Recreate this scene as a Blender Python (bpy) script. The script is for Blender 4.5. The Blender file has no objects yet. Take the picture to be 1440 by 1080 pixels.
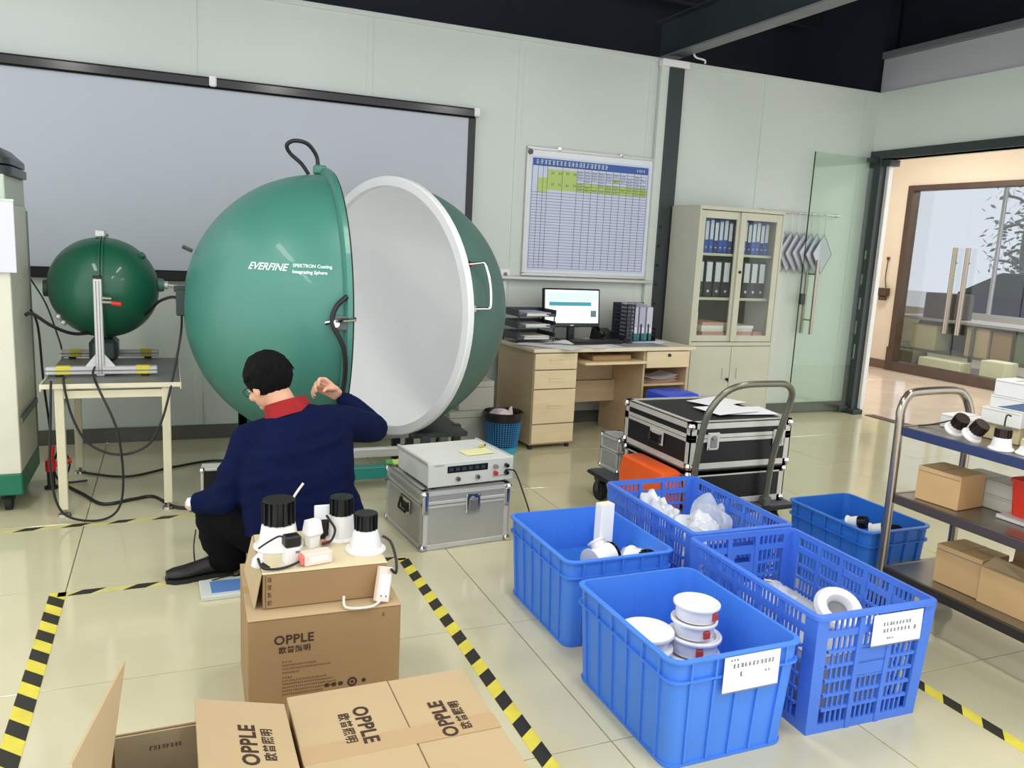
import bpy, bmesh, math, random
from mathutils import Vector, Matrix, Euler, noise as mnoise
random.seed(7)
PI = math.pi
SC = bpy.context.scene
COL = SC.collection
# ------------------------------------------------------------------ camera
cam = bpy.data.cameras.new('camera'); cam_o = bpy.data.objects.new('camera', cam); COL.objects.link(cam_o)
yaw, pitch, roll = 0.404763, 0.170240, 0.0500835
fw = Vector((math.sin(yaw)*math.cos(pitch), math.cos(yaw)*math.cos(pitch), -math.sin(pitch)))
rt = fw.cross(Vector((0, 0, 1))).normalized(); up = rt.cross(fw)
r2 = math.cos(roll)*rt + math.sin(roll)*up; u2 = -math.sin(roll)*rt + math.cos(roll)*up
cm = Matrix((r2, u2, -fw)).transposed().to_4x4(); cm.translation = (0, 0, 1.45)
cam_o.matrix_world = cm
cam.sensor_width = 36; cam.lens = 1137.9/1440*36; cam.clip_start = 0.02
SC.camera = cam_o
# ------------------------------------------------------------------ world, lamps, exposure
SC.view_settings.view_transform = 'Standard'; SC.view_settings.look = 'None'
SC.view_settings.gamma = 1; SC.view_settings.use_curve_mapping = False
SC.view_settings.exposure = 0.10
W = bpy.data.worlds.new('world'); SC.world = W; W.use_nodes = True
W.node_tree.nodes['Background'].inputs[0].default_value = (0.95, 0.97, 1.0, 1)
W.node_tree.nodes['Background'].inputs[1].default_value = 1.55
SC.cycles.diffuse_bounces = 8; SC.cycles.max_bounces = 14; SC.cycles.transparent_max_bounces = 16
LAMP_POWER = 22
LAMP_SPOTS = [(-1.0, 0.6), (1.3, 0.6), (3.6, 0.6), (-1.0, 2.9), (1.3, 2.9), (3.6, 2.9)]
for lx, ly in LAMP_SPOTS:
    ld = bpy.data.lights.new('tube_light', 'AREA'); ld.shape = 'RECTANGLE'; ld.size = 0.25; ld.size_y = 1.2
    ld.energy = LAMP_POWER; ld.color = (1.0, 0.98, 0.93)
    lo = bpy.data.objects.new('tube_light', ld); lo.location = (lx, ly, 3.34); COL.objects.link(lo)

# ------------------------------------------------------------------ materials
def lin(c):
    return tuple(((v/255)/12.92 if v/255 <= 0.04045 else ((v/255+0.055)/1.055)**2.4) for v in c)
MC = {}
def M(name, rgb, rough=0.5, metal=0.0, var=0.0, scale=8.0, bump=0.0, bscale=60.0, spec=0.5, coat=0.0, stretch=None):
    if name in MC: return MC[name]
    m = bpy.data.materials.new(name); m.use_nodes = True; MC[name] = m
    nt = m.node_tree; b = nt.nodes['Principled BSDF']; c = lin(rgb)
    b.inputs['Base Color'].default_value = (*c, 1); b.inputs['Roughness'].default_value = rough
    b.inputs['Metallic'].default_value = metal; b.inputs['Specular IOR Level'].default_value = spec
    b.inputs['Coat Weight'].default_value = coat
    if var or bump:
        tc = nt.nodes.new('ShaderNodeTexCoord'); src = tc.outputs['Object']
        if stretch:
            mp = nt.nodes.new('ShaderNodeMapping'); mp.inputs['Scale'].default_value = stretch
            nt.links.new(src, mp.inputs['Vector']); src = mp.outputs['Vector']
    if var:
        n = nt.nodes.new('ShaderNodeTexNoise'); n.inputs['Scale'].default_value = scale; n.inputs['Detail'].default_value = 4
        nt.links.new(src, n.inputs['Vector'])
        r = nt.nodes.new('ShaderNodeValToRGB'); r.color_ramp.elements[0].position = 0.3; r.color_ramp.elements[1].position = 0.7
        r.color_ramp.elements[0].color = (*[v*(1-var) for v in c], 1); r.color_ramp.elements[1].color = (*[min(1, v*(1+var)) for v in c], 1)
        nt.links.new(n.outputs['Fac'], r.inputs['Fac']); nt.links.new(r.outputs['Color'], b.inputs['Base Color'])
    if bump:
        n2 = nt.nodes.new('ShaderNodeTexNoise'); n2.inputs['Scale'].default_value = bscale; n2.inputs['Detail'].default_value = 3
        nt.links.new(src, n2.inputs['Vector'])
        bp = nt.nodes.new('ShaderNodeBump'); bp.inputs['Strength'].default_value = bump; bp.inputs['Distance'].default_value = 0.01
        nt.links.new(n2.outputs['Fac'], bp.inputs['Height']); nt.links.new(bp.outputs['Normal'], b.inputs['Normal'])
    return m
def glass(name, tint=(0.93, 0.97, 0.95), refl=0.06, ior=1.45):
    if name in MC: return MC[name]
    m = bpy.data.materials.new(name); m.use_nodes = True; MC[name] = m; nt = m.node_tree
    nt.nodes.remove(nt.nodes['Principled BSDF'])
    t = nt.nodes.new('ShaderNodeBsdfTransparent'); t.inputs[0].default_value = (*tint, 1)
    g = nt.nodes.new('ShaderNodeBsdfGlossy'); g.inputs['Roughness'].default_value = 0.03
    lw = nt.nodes.new('ShaderNodeLayerWeight'); lw.inputs[0].default_value = 0.5
    pw = nt.nodes.new('ShaderNodeMath'); pw.operation = 'POWER'; pw.inputs[1].default_value = 5
    ma = nt.nodes.new('ShaderNodeMath'); ma.operation = 'MULTIPLY_ADD'; ma.inputs[1].default_value = 0.8; ma.inputs[2].default_value = refl*0.6
    mx = nt.nodes.new('ShaderNodeMixShader'); nt.links.new(lw.outputs['Facing'], pw.inputs[0]); nt.links.new(pw.outputs[0], ma.inputs[0])
    nt.links.new(ma.outputs[0], mx.inputs[0]); nt.links.new(t.outputs[0], mx.inputs[1]); nt.links.new(g.outputs[0], mx.inputs[2])
    nt.links.new(mx.outputs[0], nt.nodes['Material Output'].inputs[0])
    return m
def film(name, rgb=(225, 235, 240), alpha=0.5, rough=0.25):
    if name in MC: return MC[name]
    m = M(name, rgb, rough, bump=0.4, bscale=30)
    m.node_tree.nodes['Principled BSDF'].inputs['Alpha'].default_value = alpha
    return m
def emit(name, rgb, s):
    if name in MC: return MC[name]
    m = M(name, rgb, 0.5); b = m.node_tree.nodes['Principled BSDF']
    b.inputs['Emission Color'].default_value = (*lin(rgb), 1); b.inputs['Emission Strength'].default_value = s
    return m

wall_m = M('painted sandwich panel', (206, 213, 205), 0.35, var=0.03, scale=0.8, bump=0.02, bscale=8)
wallR_m = M('painted panel by the door', (222, 230, 221), 0.4, var=0.03, scale=1.1)  # tone raised to stand in for lamp light missing on the right wall
tile_m = M('polished cream porcelain', (204, 198, 164), 0.09, var=0.035, scale=2.2, bump=0.004, bscale=3, spec=0.6)
tileC_m = M('polished pink porcelain', (222, 204, 184), 0.12, var=0.05, scale=2.0, spec=0.6)
grout_m = M('grout', (140, 134, 112), 0.8, var=0.1)
base_m = M('dark tile baseboard', (92, 92, 84), 0.3, var=0.1)
ceil_m = M('dark roof sheet', (26, 34, 44), 0.6, var=0.1)
steel_dk = M('dark painted steel', (52, 60, 60), 0.4, var=0.08)
beam_m = M('grey painted beam', (120, 122, 126), 0.5, var=0.08)
black_m = M('black plastic', (14, 14, 16), 0.4, bump=0.02)
blackg_m = M('glossy black', (10, 10, 14), 0.15)
white_m = M('white enamel', (232, 232, 230), 0.35, var=0.02)
whitep_m = M('white plastic', (236, 236, 236), 0.4, var=0.02, scale=3)
screen_m = M('matte screen fabric', (190, 196, 204), 0.8, var=0.015, scale=0.7)
green_m = M('green hammered enamel', (70, 134, 118), 0.40, var=0.05, scale=1.5, bump=0.01, bscale=90, coat=0.12)
greenS_m = M('dark green enamel', (16, 88, 62), 0.45, var=0.05, scale=5, coat=0.25)
greenG_m = M('grey green enamel', (78, 112, 102), 0.45, var=0.06, scale=1.5)
spheri_m = M('barium sulphate coating', (250, 251, 251), 0.9, var=0.01)
alu_m = M('brushed aluminium', (206, 206, 202), 0.38, 0.35, var=0.06, scale=6, stretch=(1, 1, 30))
alus_m = M('aluminium case sheet', (186, 188, 184), 0.38, 0.55, var=0.07, scale=3, bump=0.02)
chrome_m = M('chrome', (215, 215, 215), 0.12, 1.0)
stain_m = M('stainless tube', (170, 160, 146), 0.22, 0.9)
stainS_m = M('stainless shelf', (150, 144, 134), 0.3, 0.8, var=0.1, scale=5)
card_m = M('brown cardboard', (154, 125, 86), 0.75, var=0.06, scale=3, bump=0.03, bscale=25)
cardT_m = M('tan cardboard', (187, 164, 125), 0.75, var=0.05, scale=3, bump=0.03, bscale=25)
cardE_m = M('corrugated edge', (160, 128, 88), 0.9, var=0.15, scale=40)
tapeclear_m = M('packing tape', (190, 158, 114), 0.25, var=0.03)
ink_m = M('dark brown ink', (62, 40, 28), 0.8)
inkl_m = M('faded brown ink', (112, 84, 58), 0.8)
inkb_m = M('black ink', (40, 42, 60), 0.8)
inkw_m = M('white ink', (220, 236, 230), 0.6)
blue_m = M('blue polypropylene', (70, 133, 231), 0.42, var=0.06, scale=3, bump=0.02, bscale=20)
blueS_m = M('mid blue polypropylene', (72, 121, 220), 0.4, var=0.07, scale=4, bump=0.02, bscale=20)
blueD_m = M('deep blue polypropylene', (40, 108, 196), 0.4, var=0.06, scale=3)
paper_m = M('white paper', (238, 240, 242), 0.85, var=0.015)
papery_m = M('cream paper', (234, 226, 204), 0.85, var=0.03)
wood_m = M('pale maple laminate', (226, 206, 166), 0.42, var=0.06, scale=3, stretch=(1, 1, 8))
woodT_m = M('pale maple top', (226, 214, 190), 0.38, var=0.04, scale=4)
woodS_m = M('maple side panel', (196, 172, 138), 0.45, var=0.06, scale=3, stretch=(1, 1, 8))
cream_m = M('cream painted steel', (222, 216, 186), 0.4, var=0.04)
cab_m = M('grey beige cabinet steel', (196, 196, 176), 0.45, var=0.03)
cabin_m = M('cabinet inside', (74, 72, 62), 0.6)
orange_m = M('orange plastic', (240, 96, 34), 0.4, var=0.05)
red_m = M('red plastic', (196, 40, 34), 0.4)
navy_m = M('navy twill', (10, 20, 56), 0.9, spec=0.12, var=0.12, scale=5, bump=0.15, bscale=40)
trous_m = M('black trousers', (11, 11, 14), 0.9, spec=0.12, var=0.2, scale=6, bump=0.12, bscale=40)
redk_m = M('red knit collar', (150, 18, 22), 0.85, var=0.15, scale=20, bump=0.2, bscale=120)
skin_m = M('skin', (224, 172, 142), 0.5, var=0.05, scale=8, bump=0.02)
hair_m = M('black hair', (6, 5, 6), 0.85, spec=0.2, var=0.4, scale=40, bump=0.5, bscale=90, stretch=(1, 1, 0.3))
shoe_m = M('black shoe leather', (20, 17, 15), 0.5, var=0.2)
yellow_m = M('yellow tape', (222, 208, 74), 0.5, var=0.1, scale=12)
tblack_m = M('black tape', (38, 36, 30), 0.5, var=0.15, scale=14)
rubber_m = M('rubber', (30, 30, 32), 0.8)
cable_m = M('black cable', (24, 24, 26), 0.5)
cablew_m = M('white cable', (220, 214, 205), 0.5)
peach_m = M('pinkish driver plastic', (240, 214, 200), 0.45)
pane_m = glass('clear glass', (0.95, 0.97, 0.95))
paneG_m = glass('green tinted glass', (0.91, 0.955, 0.915))
bronze_m = M('bronze door frame', (84, 66, 54), 0.35, 0.3, var=0.1)
peachw_m = M('apricot wall paint', (228, 212, 188), 0.6, var=0.02)

# ------------------------------------------------------------------ mesh builder
def T(x, y, z): return Matrix.Translation((x, y, z))
def RZ(a): return Matrix.Rotation(a, 4, 'Z')
def RX(a): return Matrix.Rotation(a, 4, 'X')
def RY(a): return Matrix.Rotation(a, 4, 'Y')
def align(d):
    return Vector(d).normalized().to_track_quat('Z', 'Y').to_matrix().to_4x4()
def smooth_path(pts, sub=6, closed=False):
    P = [Vector(p) for p in pts]
    if len(P) < 3: return P
    out = []; n = len(P)
    rng = n if closed else n-1
    for i in range(rng):
        if closed: a, b, c, d = P[(i-1) % n], P[i], P[(i+1) % n], P[(i+2) % n]
        else: a, b, c, d = P[max(i-1, 0)], P[i], P[i+1], P[min(i+2, n-1)]
        for k in range(sub):
            t = k/sub
            out.append(0.5*((2*b)+(-a+c)*t+(2*a-5*b+4*c-d)*t*t+(-a+3*b-3*c+d)*t**3))
    if not closed: out.append(P[-1])
    return out
class MB:
    def __init__(s, mat=None): s.bm = bmesh.new(); s.x = mat; s.mi = 0
    def _fin(s, vs, x=None):
        X = x if x is not None else s.x
        if x is not None and s.x is not None: X = s.x @ x
        if X is not None:
            for v in vs: v.co = X @ v.co
        fs = set()
        for v in vs:
            for f in v.link_faces: fs.add(f)
        for f in fs: f.material_index = s.mi
    def box(s, cx, cy, cz, sx, sy, sz, bev=0, x=None, seg=1):
        r = bmesh.ops.create_cube(s.bm, size=1); vs = r['verts']
        for v in vs: v.co = Vector((v.co.x*sx+cx, v.co.y*sy+cy, v.co.z*sz+cz))
        if bev > 0:
            es = set()
            for v in vs:
                for e in v.link_edges: es.add(e)
            rr = bmesh.ops.bevel(s.bm, geom=list(es), offset=bev, segments=seg, affect='EDGES', profile=0.5)
            vs = list({v for f in rr['faces'] for v in f.verts} | {v for v in vs if v.is_valid})
        s._fin(vs, x); return s
    def bx(s, x0, x1, y0, y1, z0, z1, bev=0, x=None):
        return s.box((x0+x1)/2, (y0+y1)/2, (z0+z1)/2, abs(x1-x0), abs(y1-y0), abs(z1-z0), bev, x)
    def cyl(s, p0, p1, r0, r1=None, seg=16, x=None):
        r1 = r0 if r1 is None else r1
        p0, p1 = Vector(p0), Vector(p1); d = p1-p0
        A = align(d)
        bot = [s.bm.verts.new(p0 + A @ Vector((r0*math.cos(2*PI*i/seg), r0*math.sin(2*PI*i/seg), 0))) for i in range(seg)]
        top = [s.bm.verts.new(p1 + A @ Vector((r1*math.cos(2*PI*i/seg), r1*math.sin(2*PI*i/seg), 0))) for i in range(seg)]
        for i in range(seg): s.bm.faces.new((bot[i], bot[(i+1) % seg], top[(i+1) % seg], top[i]))
        s.bm.faces.new(bot[::-1]); s.bm.faces.new(top)
        s._fin(bot+top, x); return s
    def tube(s, pts, r, seg=8, sub=6, closed=False, x=None, smooth=True):
        P = smooth_path(pts, sub, closed) if smooth else [Vector(p) for p in pts]
        n = len(P); rings = []; prev = None; allv = []
        for i, p in enumerate(P):
            if closed: d = P[(i+1) % n]-P[i-1]
            else: d = P[min(i+1, n-1)]-P[max(i-1, 0)]
            if d.length < 1e-9: d = Vector((0, 0, 1))
            d.normalize()
            if prev is None:
                a = d.orthogonal().normalized()
            else:
                a = prev - d*prev.dot(d)
                if a.length < 1e-6: a = d.orthogonal()
                a.normalize()
            prev = a; b = d.cross(a)
            ring = [s.bm.verts.new(p + r*(a*math.cos(2*PI*k/seg)+b*math.sin(2*PI*k/seg))) for k in range(seg)]
            rings.append(ring); allv += ring
        m = n if closed else n-1
        for i in range(m):
            A, B = rings[i], rings[(i+1) % n]
            for k in range(seg): s.bm.faces.new((A[k], A[(k+1) % seg], B[(k+1) % seg], B[k]))
        if not closed:
            s.bm.faces.new(rings[0][::-1]); s.bm.faces.new(rings[-1])
        s._fin(allv, x); return s
    def lathe(s, prof, seg=32, x=None, cap=True):
        rings = []; allv = []
        for r, z in prof:
            if r < 1e-6: ring = [s.bm.verts.new((0, 0, z))]
            else: ring = [s.bm.verts.new((r*math.cos(2*PI*k/seg), r*math.sin(2*PI*k/seg), z)) for k in range(seg)]
            rings.append(ring); allv += ring
        for A, B in zip(rings, rings[1:]):
            for k in range(seg):
                a = A if len(A) == 1 else (A[k], A[(k+1) % seg]); b = B if len(B) == 1 else (B[(k+1) % seg], B[k])
                f = (list(a) if len(A) > 1 else [A[0]]) + (list(b) if len(B) > 1 else [B[0]])
                if len(f) > 2: s.bm.faces.new(f)
        if cap:
            if len(rings[0]) > 1: s.bm.faces.new(rings[0][::-1])
            if len(rings[-1]) > 1: s.bm.faces.new(rings[-1])
        s._fin(allv, x); return s
    def loft(s, loops, cap0=True, cap1=True, x=None):
        R = [[s.bm.verts.new(p) for p in L] for L in loops]
        for A, B in zip(R, R[1:]):
            n = len(A)
            for k in range(n): s.bm.faces.new((A[k], A[(k+1) % n], B[(k+1) % n], B[k]))
        if cap0: s.bm.faces.new(R[0][::-1])
        if cap1: s.bm.faces.new(R[-1])
        s._fin([v for L in R for v in L], x); return s
    def slab(s, quad, t, x=None):
        # quad of 4 points given thickness t along its normal
        q = [Vector(p) for p in quad]; n = (q[1]-q[0]).cross(q[3]-q[0]).normalized()*t
        a = [s.bm.verts.new(p) for p in q]; b = [s.bm.verts.new(p+n) for p in q]
        s.bm.faces.new(a[::-1]); s.bm.faces.new(b); k = len(q)
        for i in range(k): s.bm.faces.new((a[i], a[(i+1) % k], b[(i+1) % k], b[i]))
        s._fin(a+b, x); return s
    def quad(s, pts, x=None):
        v = [s.bm.verts.new(p) for p in pts]; s.bm.faces.new(v); s._fin(v, x); return s
    def sheet(s, w, d, nx, ny, fz, t=0.0006, x=None):
        tv = [[s.bm.verts.new((-w/2+w*i/nx, -d/2+d*j/ny, fz(i/nx, j/ny)+t)) for i in range(nx+1)] for j in range(ny+1)]
        bv = [[s.bm.verts.new((-w/2+w*i/nx, -d/2+d*j/ny, fz(i/nx, j/ny))) for i in range(nx+1)] for j in range(ny+1)]
        for j in range(ny):
            for i in range(nx):
                s.bm.faces.new((tv[j][i], tv[j][i+1], tv[j+1][i+1], tv[j+1][i]))
                s.bm.faces.new((bv[j][i], bv[j+1][i], bv[j+1][i+1], bv[j][i+1]))
        per = [(j, i) for j, i in [(0, i) for i in range(nx+1)] + [(j, nx) for j in range(1, ny+1)] + [(ny, i) for i in range(nx-1, -1, -1)] + [(j, 0) for j in range(ny-1, 0, -1)]]
        for (a, b), (c, d2) in zip(per, per[1:]+per[:1]):
            s.bm.faces.new((bv[a][b], bv[c][d2], tv[c][d2], tv[a][b]))
        s._fin([v for R in tv+bv for v in R], x); return s
    def build(s, name, mats, parent=None, smooth=True, ang=35):
        bm = s.bm
        bmesh.ops.recalc_face_normals(bm, faces=bm.faces)
        if smooth:
            c = math.radians(ang)
            for f in bm.faces: f.smooth = True
            for e in bm.edges:
                if len(e.link_faces) == 2 and e.calc_face_angle(0) > c: e.smooth = False
        me = bpy.data.meshes.new(name); bm.to_mesh(me); bm.free()
        if not isinstance(mats, (list, tuple)): mats = [mats]
        for m in mats: me.materials.append(m)
        o = bpy.data.objects.new(name, me); COL.objects.link(o)
        if parent is not None: o.parent = parent
        return o
def tag(o, label=None, cat=None, group=None, kind=None):
    if label: o['label'] = label
    if cat: o['category'] = cat
    if group: o['group'] = group
    if kind: o['kind'] = kind
    return o
def thing(name, label, cat, loc=(0, 0, 0), rz=0, group=None, rot=None):
    o = bpy.data.objects.new(name, None); o.empty_display_size = 0.1; COL.objects.link(o)
    o.location = loc; o.rotation_euler = rot if rot else (0, 0, rz)
    return tag(o, label, cat, group)
def struct(o): o['kind'] = 'structure'; return o
def copy_tree(o, parent=None):
    c = o.copy(); COL.objects.link(c)
    if parent is not None: c.parent = parent
    for ch in list(o.children): copy_tree(ch, c)
    return c
def rrect(w, d, r, z, n=4, cx=0, cy=0):
    out = []
    for (sx, sy, a0) in ((1, 1, 0), (-1, 1, PI/2), (-1, -1, PI), (1, -1, 1.5*PI)):
        for k in range(n+1):
            a = a0 + PI/2*k/n
            out.append((cx+sx*(w/2-r)+r*math.cos(a), cy+sy*(d/2-r)+r*math.sin(a), z))
    return out
def text_obj(txt, size, mat, parent, x, name='printed_text', bold=0.0, shear=0.0, align_x='LEFT', spacing=1.0, ext=0.0002):
    c = bpy.data.curves.new(name, 'FONT'); c.body = txt; c.size = size; c.align_x = align_x; c.shear = shear
    c.offset = bold; c.space_character = spacing; c.resolution_u = 3; c.extrude = ext
    o = bpy.data.objects.new(name, c); COL.objects.link(o)
    dg = bpy.context.evaluated_depsgraph_get(); me = bpy.data.meshes.new_from_object(o.evaluated_get(dg))
    bpy.data.objects.remove(o); bpy.data.curves.remove(c)
    me.transform(x); me.materials.clear(); me.materials.append(mat); me.name = name
    n = bpy.data.objects.new(name, me); COL.objects.link(n)
    if parent is not None: n.parent = parent
    return n
def glyph_row(mb, x, w, h, n, X, fill=0.8, rnd=None):
    # a row of small square printed characters too fine to read, each from a few strokes
    rnd = rnd or random
    p = w/n
    for i in range(n):
        cx = x+p*i
        for k in range(3):
            zz = h*(0.08+0.38*k)
            a = rnd.uniform(0, 0.25); b = rnd.uniform(0.6, 1)
            mb.bx(cx+p*fill*a, cx+p*fill*b, -0.0002, 0.0002, zz, zz+h*0.14, x=X)
        vx = cx+p*fill*rnd.uniform(0.1, 0.8)
        mb.bx(vx, vx+p*0.13, -0.0002, 0.0002, 0, h, x=X)

# ================================================================== SETTING
YB = 5.94; XR = 6.10
def tile_floor(name, x0, x1, y0, y1, ox, oy, s, mat, label=None):
    f = MB().bx(x0, x1, y0, y1, -0.12, -0.006).build(name, grout_m); struct(f)
    xs = [x0]+[ox+s*k for k in range(-20, 40) if x0+0.02 < ox+s*k < x1-0.02]+[x1]
    ys = [y0]+[oy+s*k for k in range(-20, 40) if y0+0.02 < oy+s*k < y1-0.02]+[y1]
    cache = {}
    for i in range(len(xs)-1):
        for j in range(len(ys)-1):
            w, d = round(xs[i+1]-xs[i], 3), round(ys[j+1]-ys[j], 3)
            if (w, d) not in cache:
                o = MB().box(0, 0, -0.004, w-0.004, d-0.004, 0.008, 0.0012).build('tile', mat, f); cache[(w, d)] = o.data
            else:
                o = bpy.data.objects.new('tile', cache[(w, d)]); COL.objects.link(o); o.parent = f
            o.location = ((xs[i]+xs[i+1])/2, (ys[j]+ys[j+1])/2, 0)
    return f
tile_floor('floor', -2.4, XR+0.16, 0.3, YB, 1.195, 1.896, 0.8, tile_m)
tile_floor('floor_corridor', XR+0.16, 9.2, 3.0, 10.4, 1.195, 1.896, 0.8, tileC_m)
# back wall: a core, sandwich panels, top cap
wb = struct(MB().bx(-2.4, XR+0.2, YB+0.05, YB+0.12, 0, 3.0).build('wall_back', wall_m))
seams = [-2.4, -2.13, -0.975, 0.18, 1.335, 2.49, 3.645, 4.80, 5.955, XR+0.2]
for a, b in zip(seams, seams[1:]):
    MB().bx(a+0.002, b-0.002, YB, YB+0.05, 0, 2.985, 0.002).build('wall_panel', wall_m, wb)
MB().bx(-2.4, XR+0.2, YB-0.012, YB+0.12, 2.965, 3.0, 0.003).build('top_cap', wall_m, wb)
for a in seams[1:-1]:
    MB().bx(a-0.022, a+0.022, YB-0.004, YB, 0.1, 2.965, 0.001).build('joint_strip', wall_m, wb)
bb = struct(MB().bx(-2.4, 3.76, YB-0.014, YB-0.002, 0, 0.10, 0.002).bx(3.94, XR-0.02, YB-0.014, YB-0.002, 0, 0.10, 0.002).build('baseboard_back', base_m))
col = MB().bx(3.775, 3.915, YB-0.06, YB+0.02, 0, 2.93, 0.004).build('trim_1', steel_dk); struct(col)
MB().bx(3.70, 3.775, YB-0.045, YB-0.005, 0, 2.93, 0.002).build('flange', wall_m, col)
MB().bx(3.69, 3.95, YB-0.075, YB-0.015, 2.93, 2.985, 0.004).build('cap_plate', white_m, col)
for k in range(7): MB().cyl((3.79, YB-0.06, 0.7+0.16*k), (3.79, YB-0.068, 0.7+0.16*k), 0.012, seg=8).build('bolt', black_m, col)
# right wall with the wide door opening, its fascia and steel frame
wr = struct(MB().bx(XR, XR+0.16, 3.2, YB+0.04, 2.47, 3.0).bx(XR, XR+0.16, 0.3, 3.2, 0, 3.0).build('wall_right', wallR_m))
MB().bx(XR, XR+0.16, 3.2, 5.80, 2.395, 2.47, 0.002).build('soffit', wallR_m, wr)
fa = struct(MB().bx(XR+0.02, XR+0.16, 0.3, YB+0.02, 3.0, 3.3, 0.004).build('trim_2', M('fascia paint', (196, 196, 202), 0.5)))
MB().bx(XR-0.01, XR+0.16, 0.3, YB+0.02, 3.3, 3.36, 0.004).build('top_cap', beam_m, fa)
fr = struct(MB().bx(XR-0.03, XR+0.09, 5.80, 5.935, 0, 2.47, 0.003).build('trim_3', steel_dk))
MB().bx(XR-0.03, XR+0.12, 3.2, 5.80, 2.395, 2.47, 0.003).build('lintel', steel_dk, fr)
MB().bx(XR-0.032, XR-0.03, 5.80, 5.935, 0.02, 0.03).bx(XR-0.06, XR+0.06, 5.74, 5.90, 0, 0.045, 0.004).build('floor_hinge', steel_dk, fr)
MB().bx(XR-0.02, XR+0.10, 5.70, 5.80, 2.33, 2.385, 0.003).build('top_hinge', steel_dk, fr)
MB().bx(XR+0.04, XR+0.09, 5.76, 5.798, 0.05, 2.39, 0.003).build('return_panel', white_m, fr)
for k in range(5): MB().box(XR-0.031, 5.85+0.012*(k % 2), 0.6+0.23*k, 0.002, 0.018, 0.14-0.015*k).build('paint_scuff', M('scuffed paint', (150, 160, 156), 0.5), fr)
struct(MB().bx(XR+0.05, XR+0.16, 3.2, 5.7, -0.002, 0.006, 0.001).build('trim_4', bronze_m))
# glass leaf swung open against the back wall
gd = thing('glass_door', 'frameless green-tinted glass door leaf swung open against the back wall', 'door', (5.70, 5.845, 0)); gd['kind'] = 'structure'; gd.name = 'door_1'
MB().bx(-0.37, 0.36, -0.005, 0.005, 0.03, 2.40, 0.001).build('pane', paneG_m, gd)
MB().bx(-0.374, -0.370, -0.006, 0.006, 0.03, 2.40).build('edge', M('dark glass edge', (30, 48, 42), 0.2), gd)
for sy in (-1, 1):
    MB().cyl((-0.26, sy*0.06, 0.77), (-0.26, sy*0.06, 1.45), 0.016).build('pull_bar', stain_m, gd)
for z in (0.9, 1.32): MB().cyl((-0.26, -0.06, z), (-0.26, 0.06, z), 0.008, seg=10).build('standoff', stain_m, gd)
MB().box(-0.345, 0, 1.09, 0.05, 0.035, 0.10, 0.005).build('lock', steel_dk, gd)
MB().bx(0.25, 0.365, -0.014, 0.014, 0.02, 0.07, 0.003).bx(0.25, 0.365, -0.014, 0.014, 2.36, 2.40, 0.003).build('patch_fitting', steel_dk, gd)

# roof
ce = struct(MB().bx(-2.4, 10, 0.3, 12, 3.95, 4.0).build('ceiling', ceil_m))
rb = MB(); 
for k in range(44): rb.bx(-2.4+0.2*k, -2.4+0.2*k+0.07, 0.3, 7.2, 3.92, 3.95)
tag(rb.build('roof_rib', ceil_m, ce), kind='stuff')
for k in range(5): MB().bx(-2.4, 6.3, 1.0+1.45*k, 1.07+1.45*k, 3.74, 3.92, 0.004).build('purlin', M('dark purlin', (26, 30, 36), 0.5), ce)
struct(MB().bx(-2.4, 6.2, 7.2, 7.25, 0, 4.0).bx(6.12, 6.26, 5.97, 7.25, 3.0, 4.0).bx(6.3, 6.36, 0.3, 12, 3.2, 4.0).build('wall_void', ceil_m))
tr = struct(MB().bx(3.86, 4.00, 0.3, 6.3, 3.06, 3.075).build('trim_5', beam_m))
MB().bx(3.925, 3.935, 0.3, 6.3, 3.075, 3.36).build('web', steel_dk, tr)
MB().bx(3.86, 4.00, 0.3, 6.3, 3.36, 3.375).build('flange', steel_dk, tr)
tr2 = struct(MB().bx(1.30, 1.44, 0.3, 6.3, 3.56, 3.575).build('trim_6', beam_m))
MB().bx(1.365, 1.375, 0.3, 6.3, 3.575, 3.74).build('web', steel_dk, tr2)
hk = thing('conduit_elbow', 'thin bent white conduit end above the dark column top', 'pipe', (4.0, 5.9, 3.0))
MB().tube([(0, 0, 0.14), (0, 0, 0.06), (0.03, 0, 0.035), (0.09, 0, 0.03), (0.115, 0, 0.02), (0.115, 0, -0.0)], 0.008).build('pipe', whitep_m, hk)
for i, (lx, ly) in enumerate(LAMP_SPOTS):
    l = thing('ceiling_lamp', 'white tube lamp hanging under the dark roof, ' + ['left of the front row', 'middle of the front row', 'right of the front row', 'left of the second row', 'middle of the second row', 'right of the second row'][i], 'lamp', (lx, ly, 3.36), group='tube lamps under the roof')
    MB().box(0, 0, 0.04, 0.16, 1.25, 0.05, 0.008).build('housing', white_m, l)
    for s in (-1, 1):
        MB().cyl((s*0.04, -0.6, 0.0), (s*0.04, 0.6, 0.0), 0.014, seg=10).build('tube', emit('lamp tube', (255, 252, 240), 4), l)
        MB().cyl((0, s*0.5, 0.06), (0, s*0.5, 0.38), 0.004, seg=6).build('hanger', steel_dk, l)
hb = thing('bay_lamp', 'round bay lamp glowing under the dark roof near the door', 'lamp', (4.95, 5.12, 3.50))
MB().lathe([(0.06, 0.24), (0.08, 0.12), (0.2, 0.0), (0.19, 0.0), (0.07, 0.11), (0.05, 0.12)], 28).build('shade', white_m, hb)
MB().lathe([(0, -0.01), (0.12, -0.005), (0.17, 0.02), (0, 0.03)], 24).build('diffuser', emit('bay lamp glow', (255, 255, 250), 6), hb)
MB().cyl((0, 0, 0.2), (0, 0, 0.45), 0.008, seg=8).build('hanger', steel_dk, hb)

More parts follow.
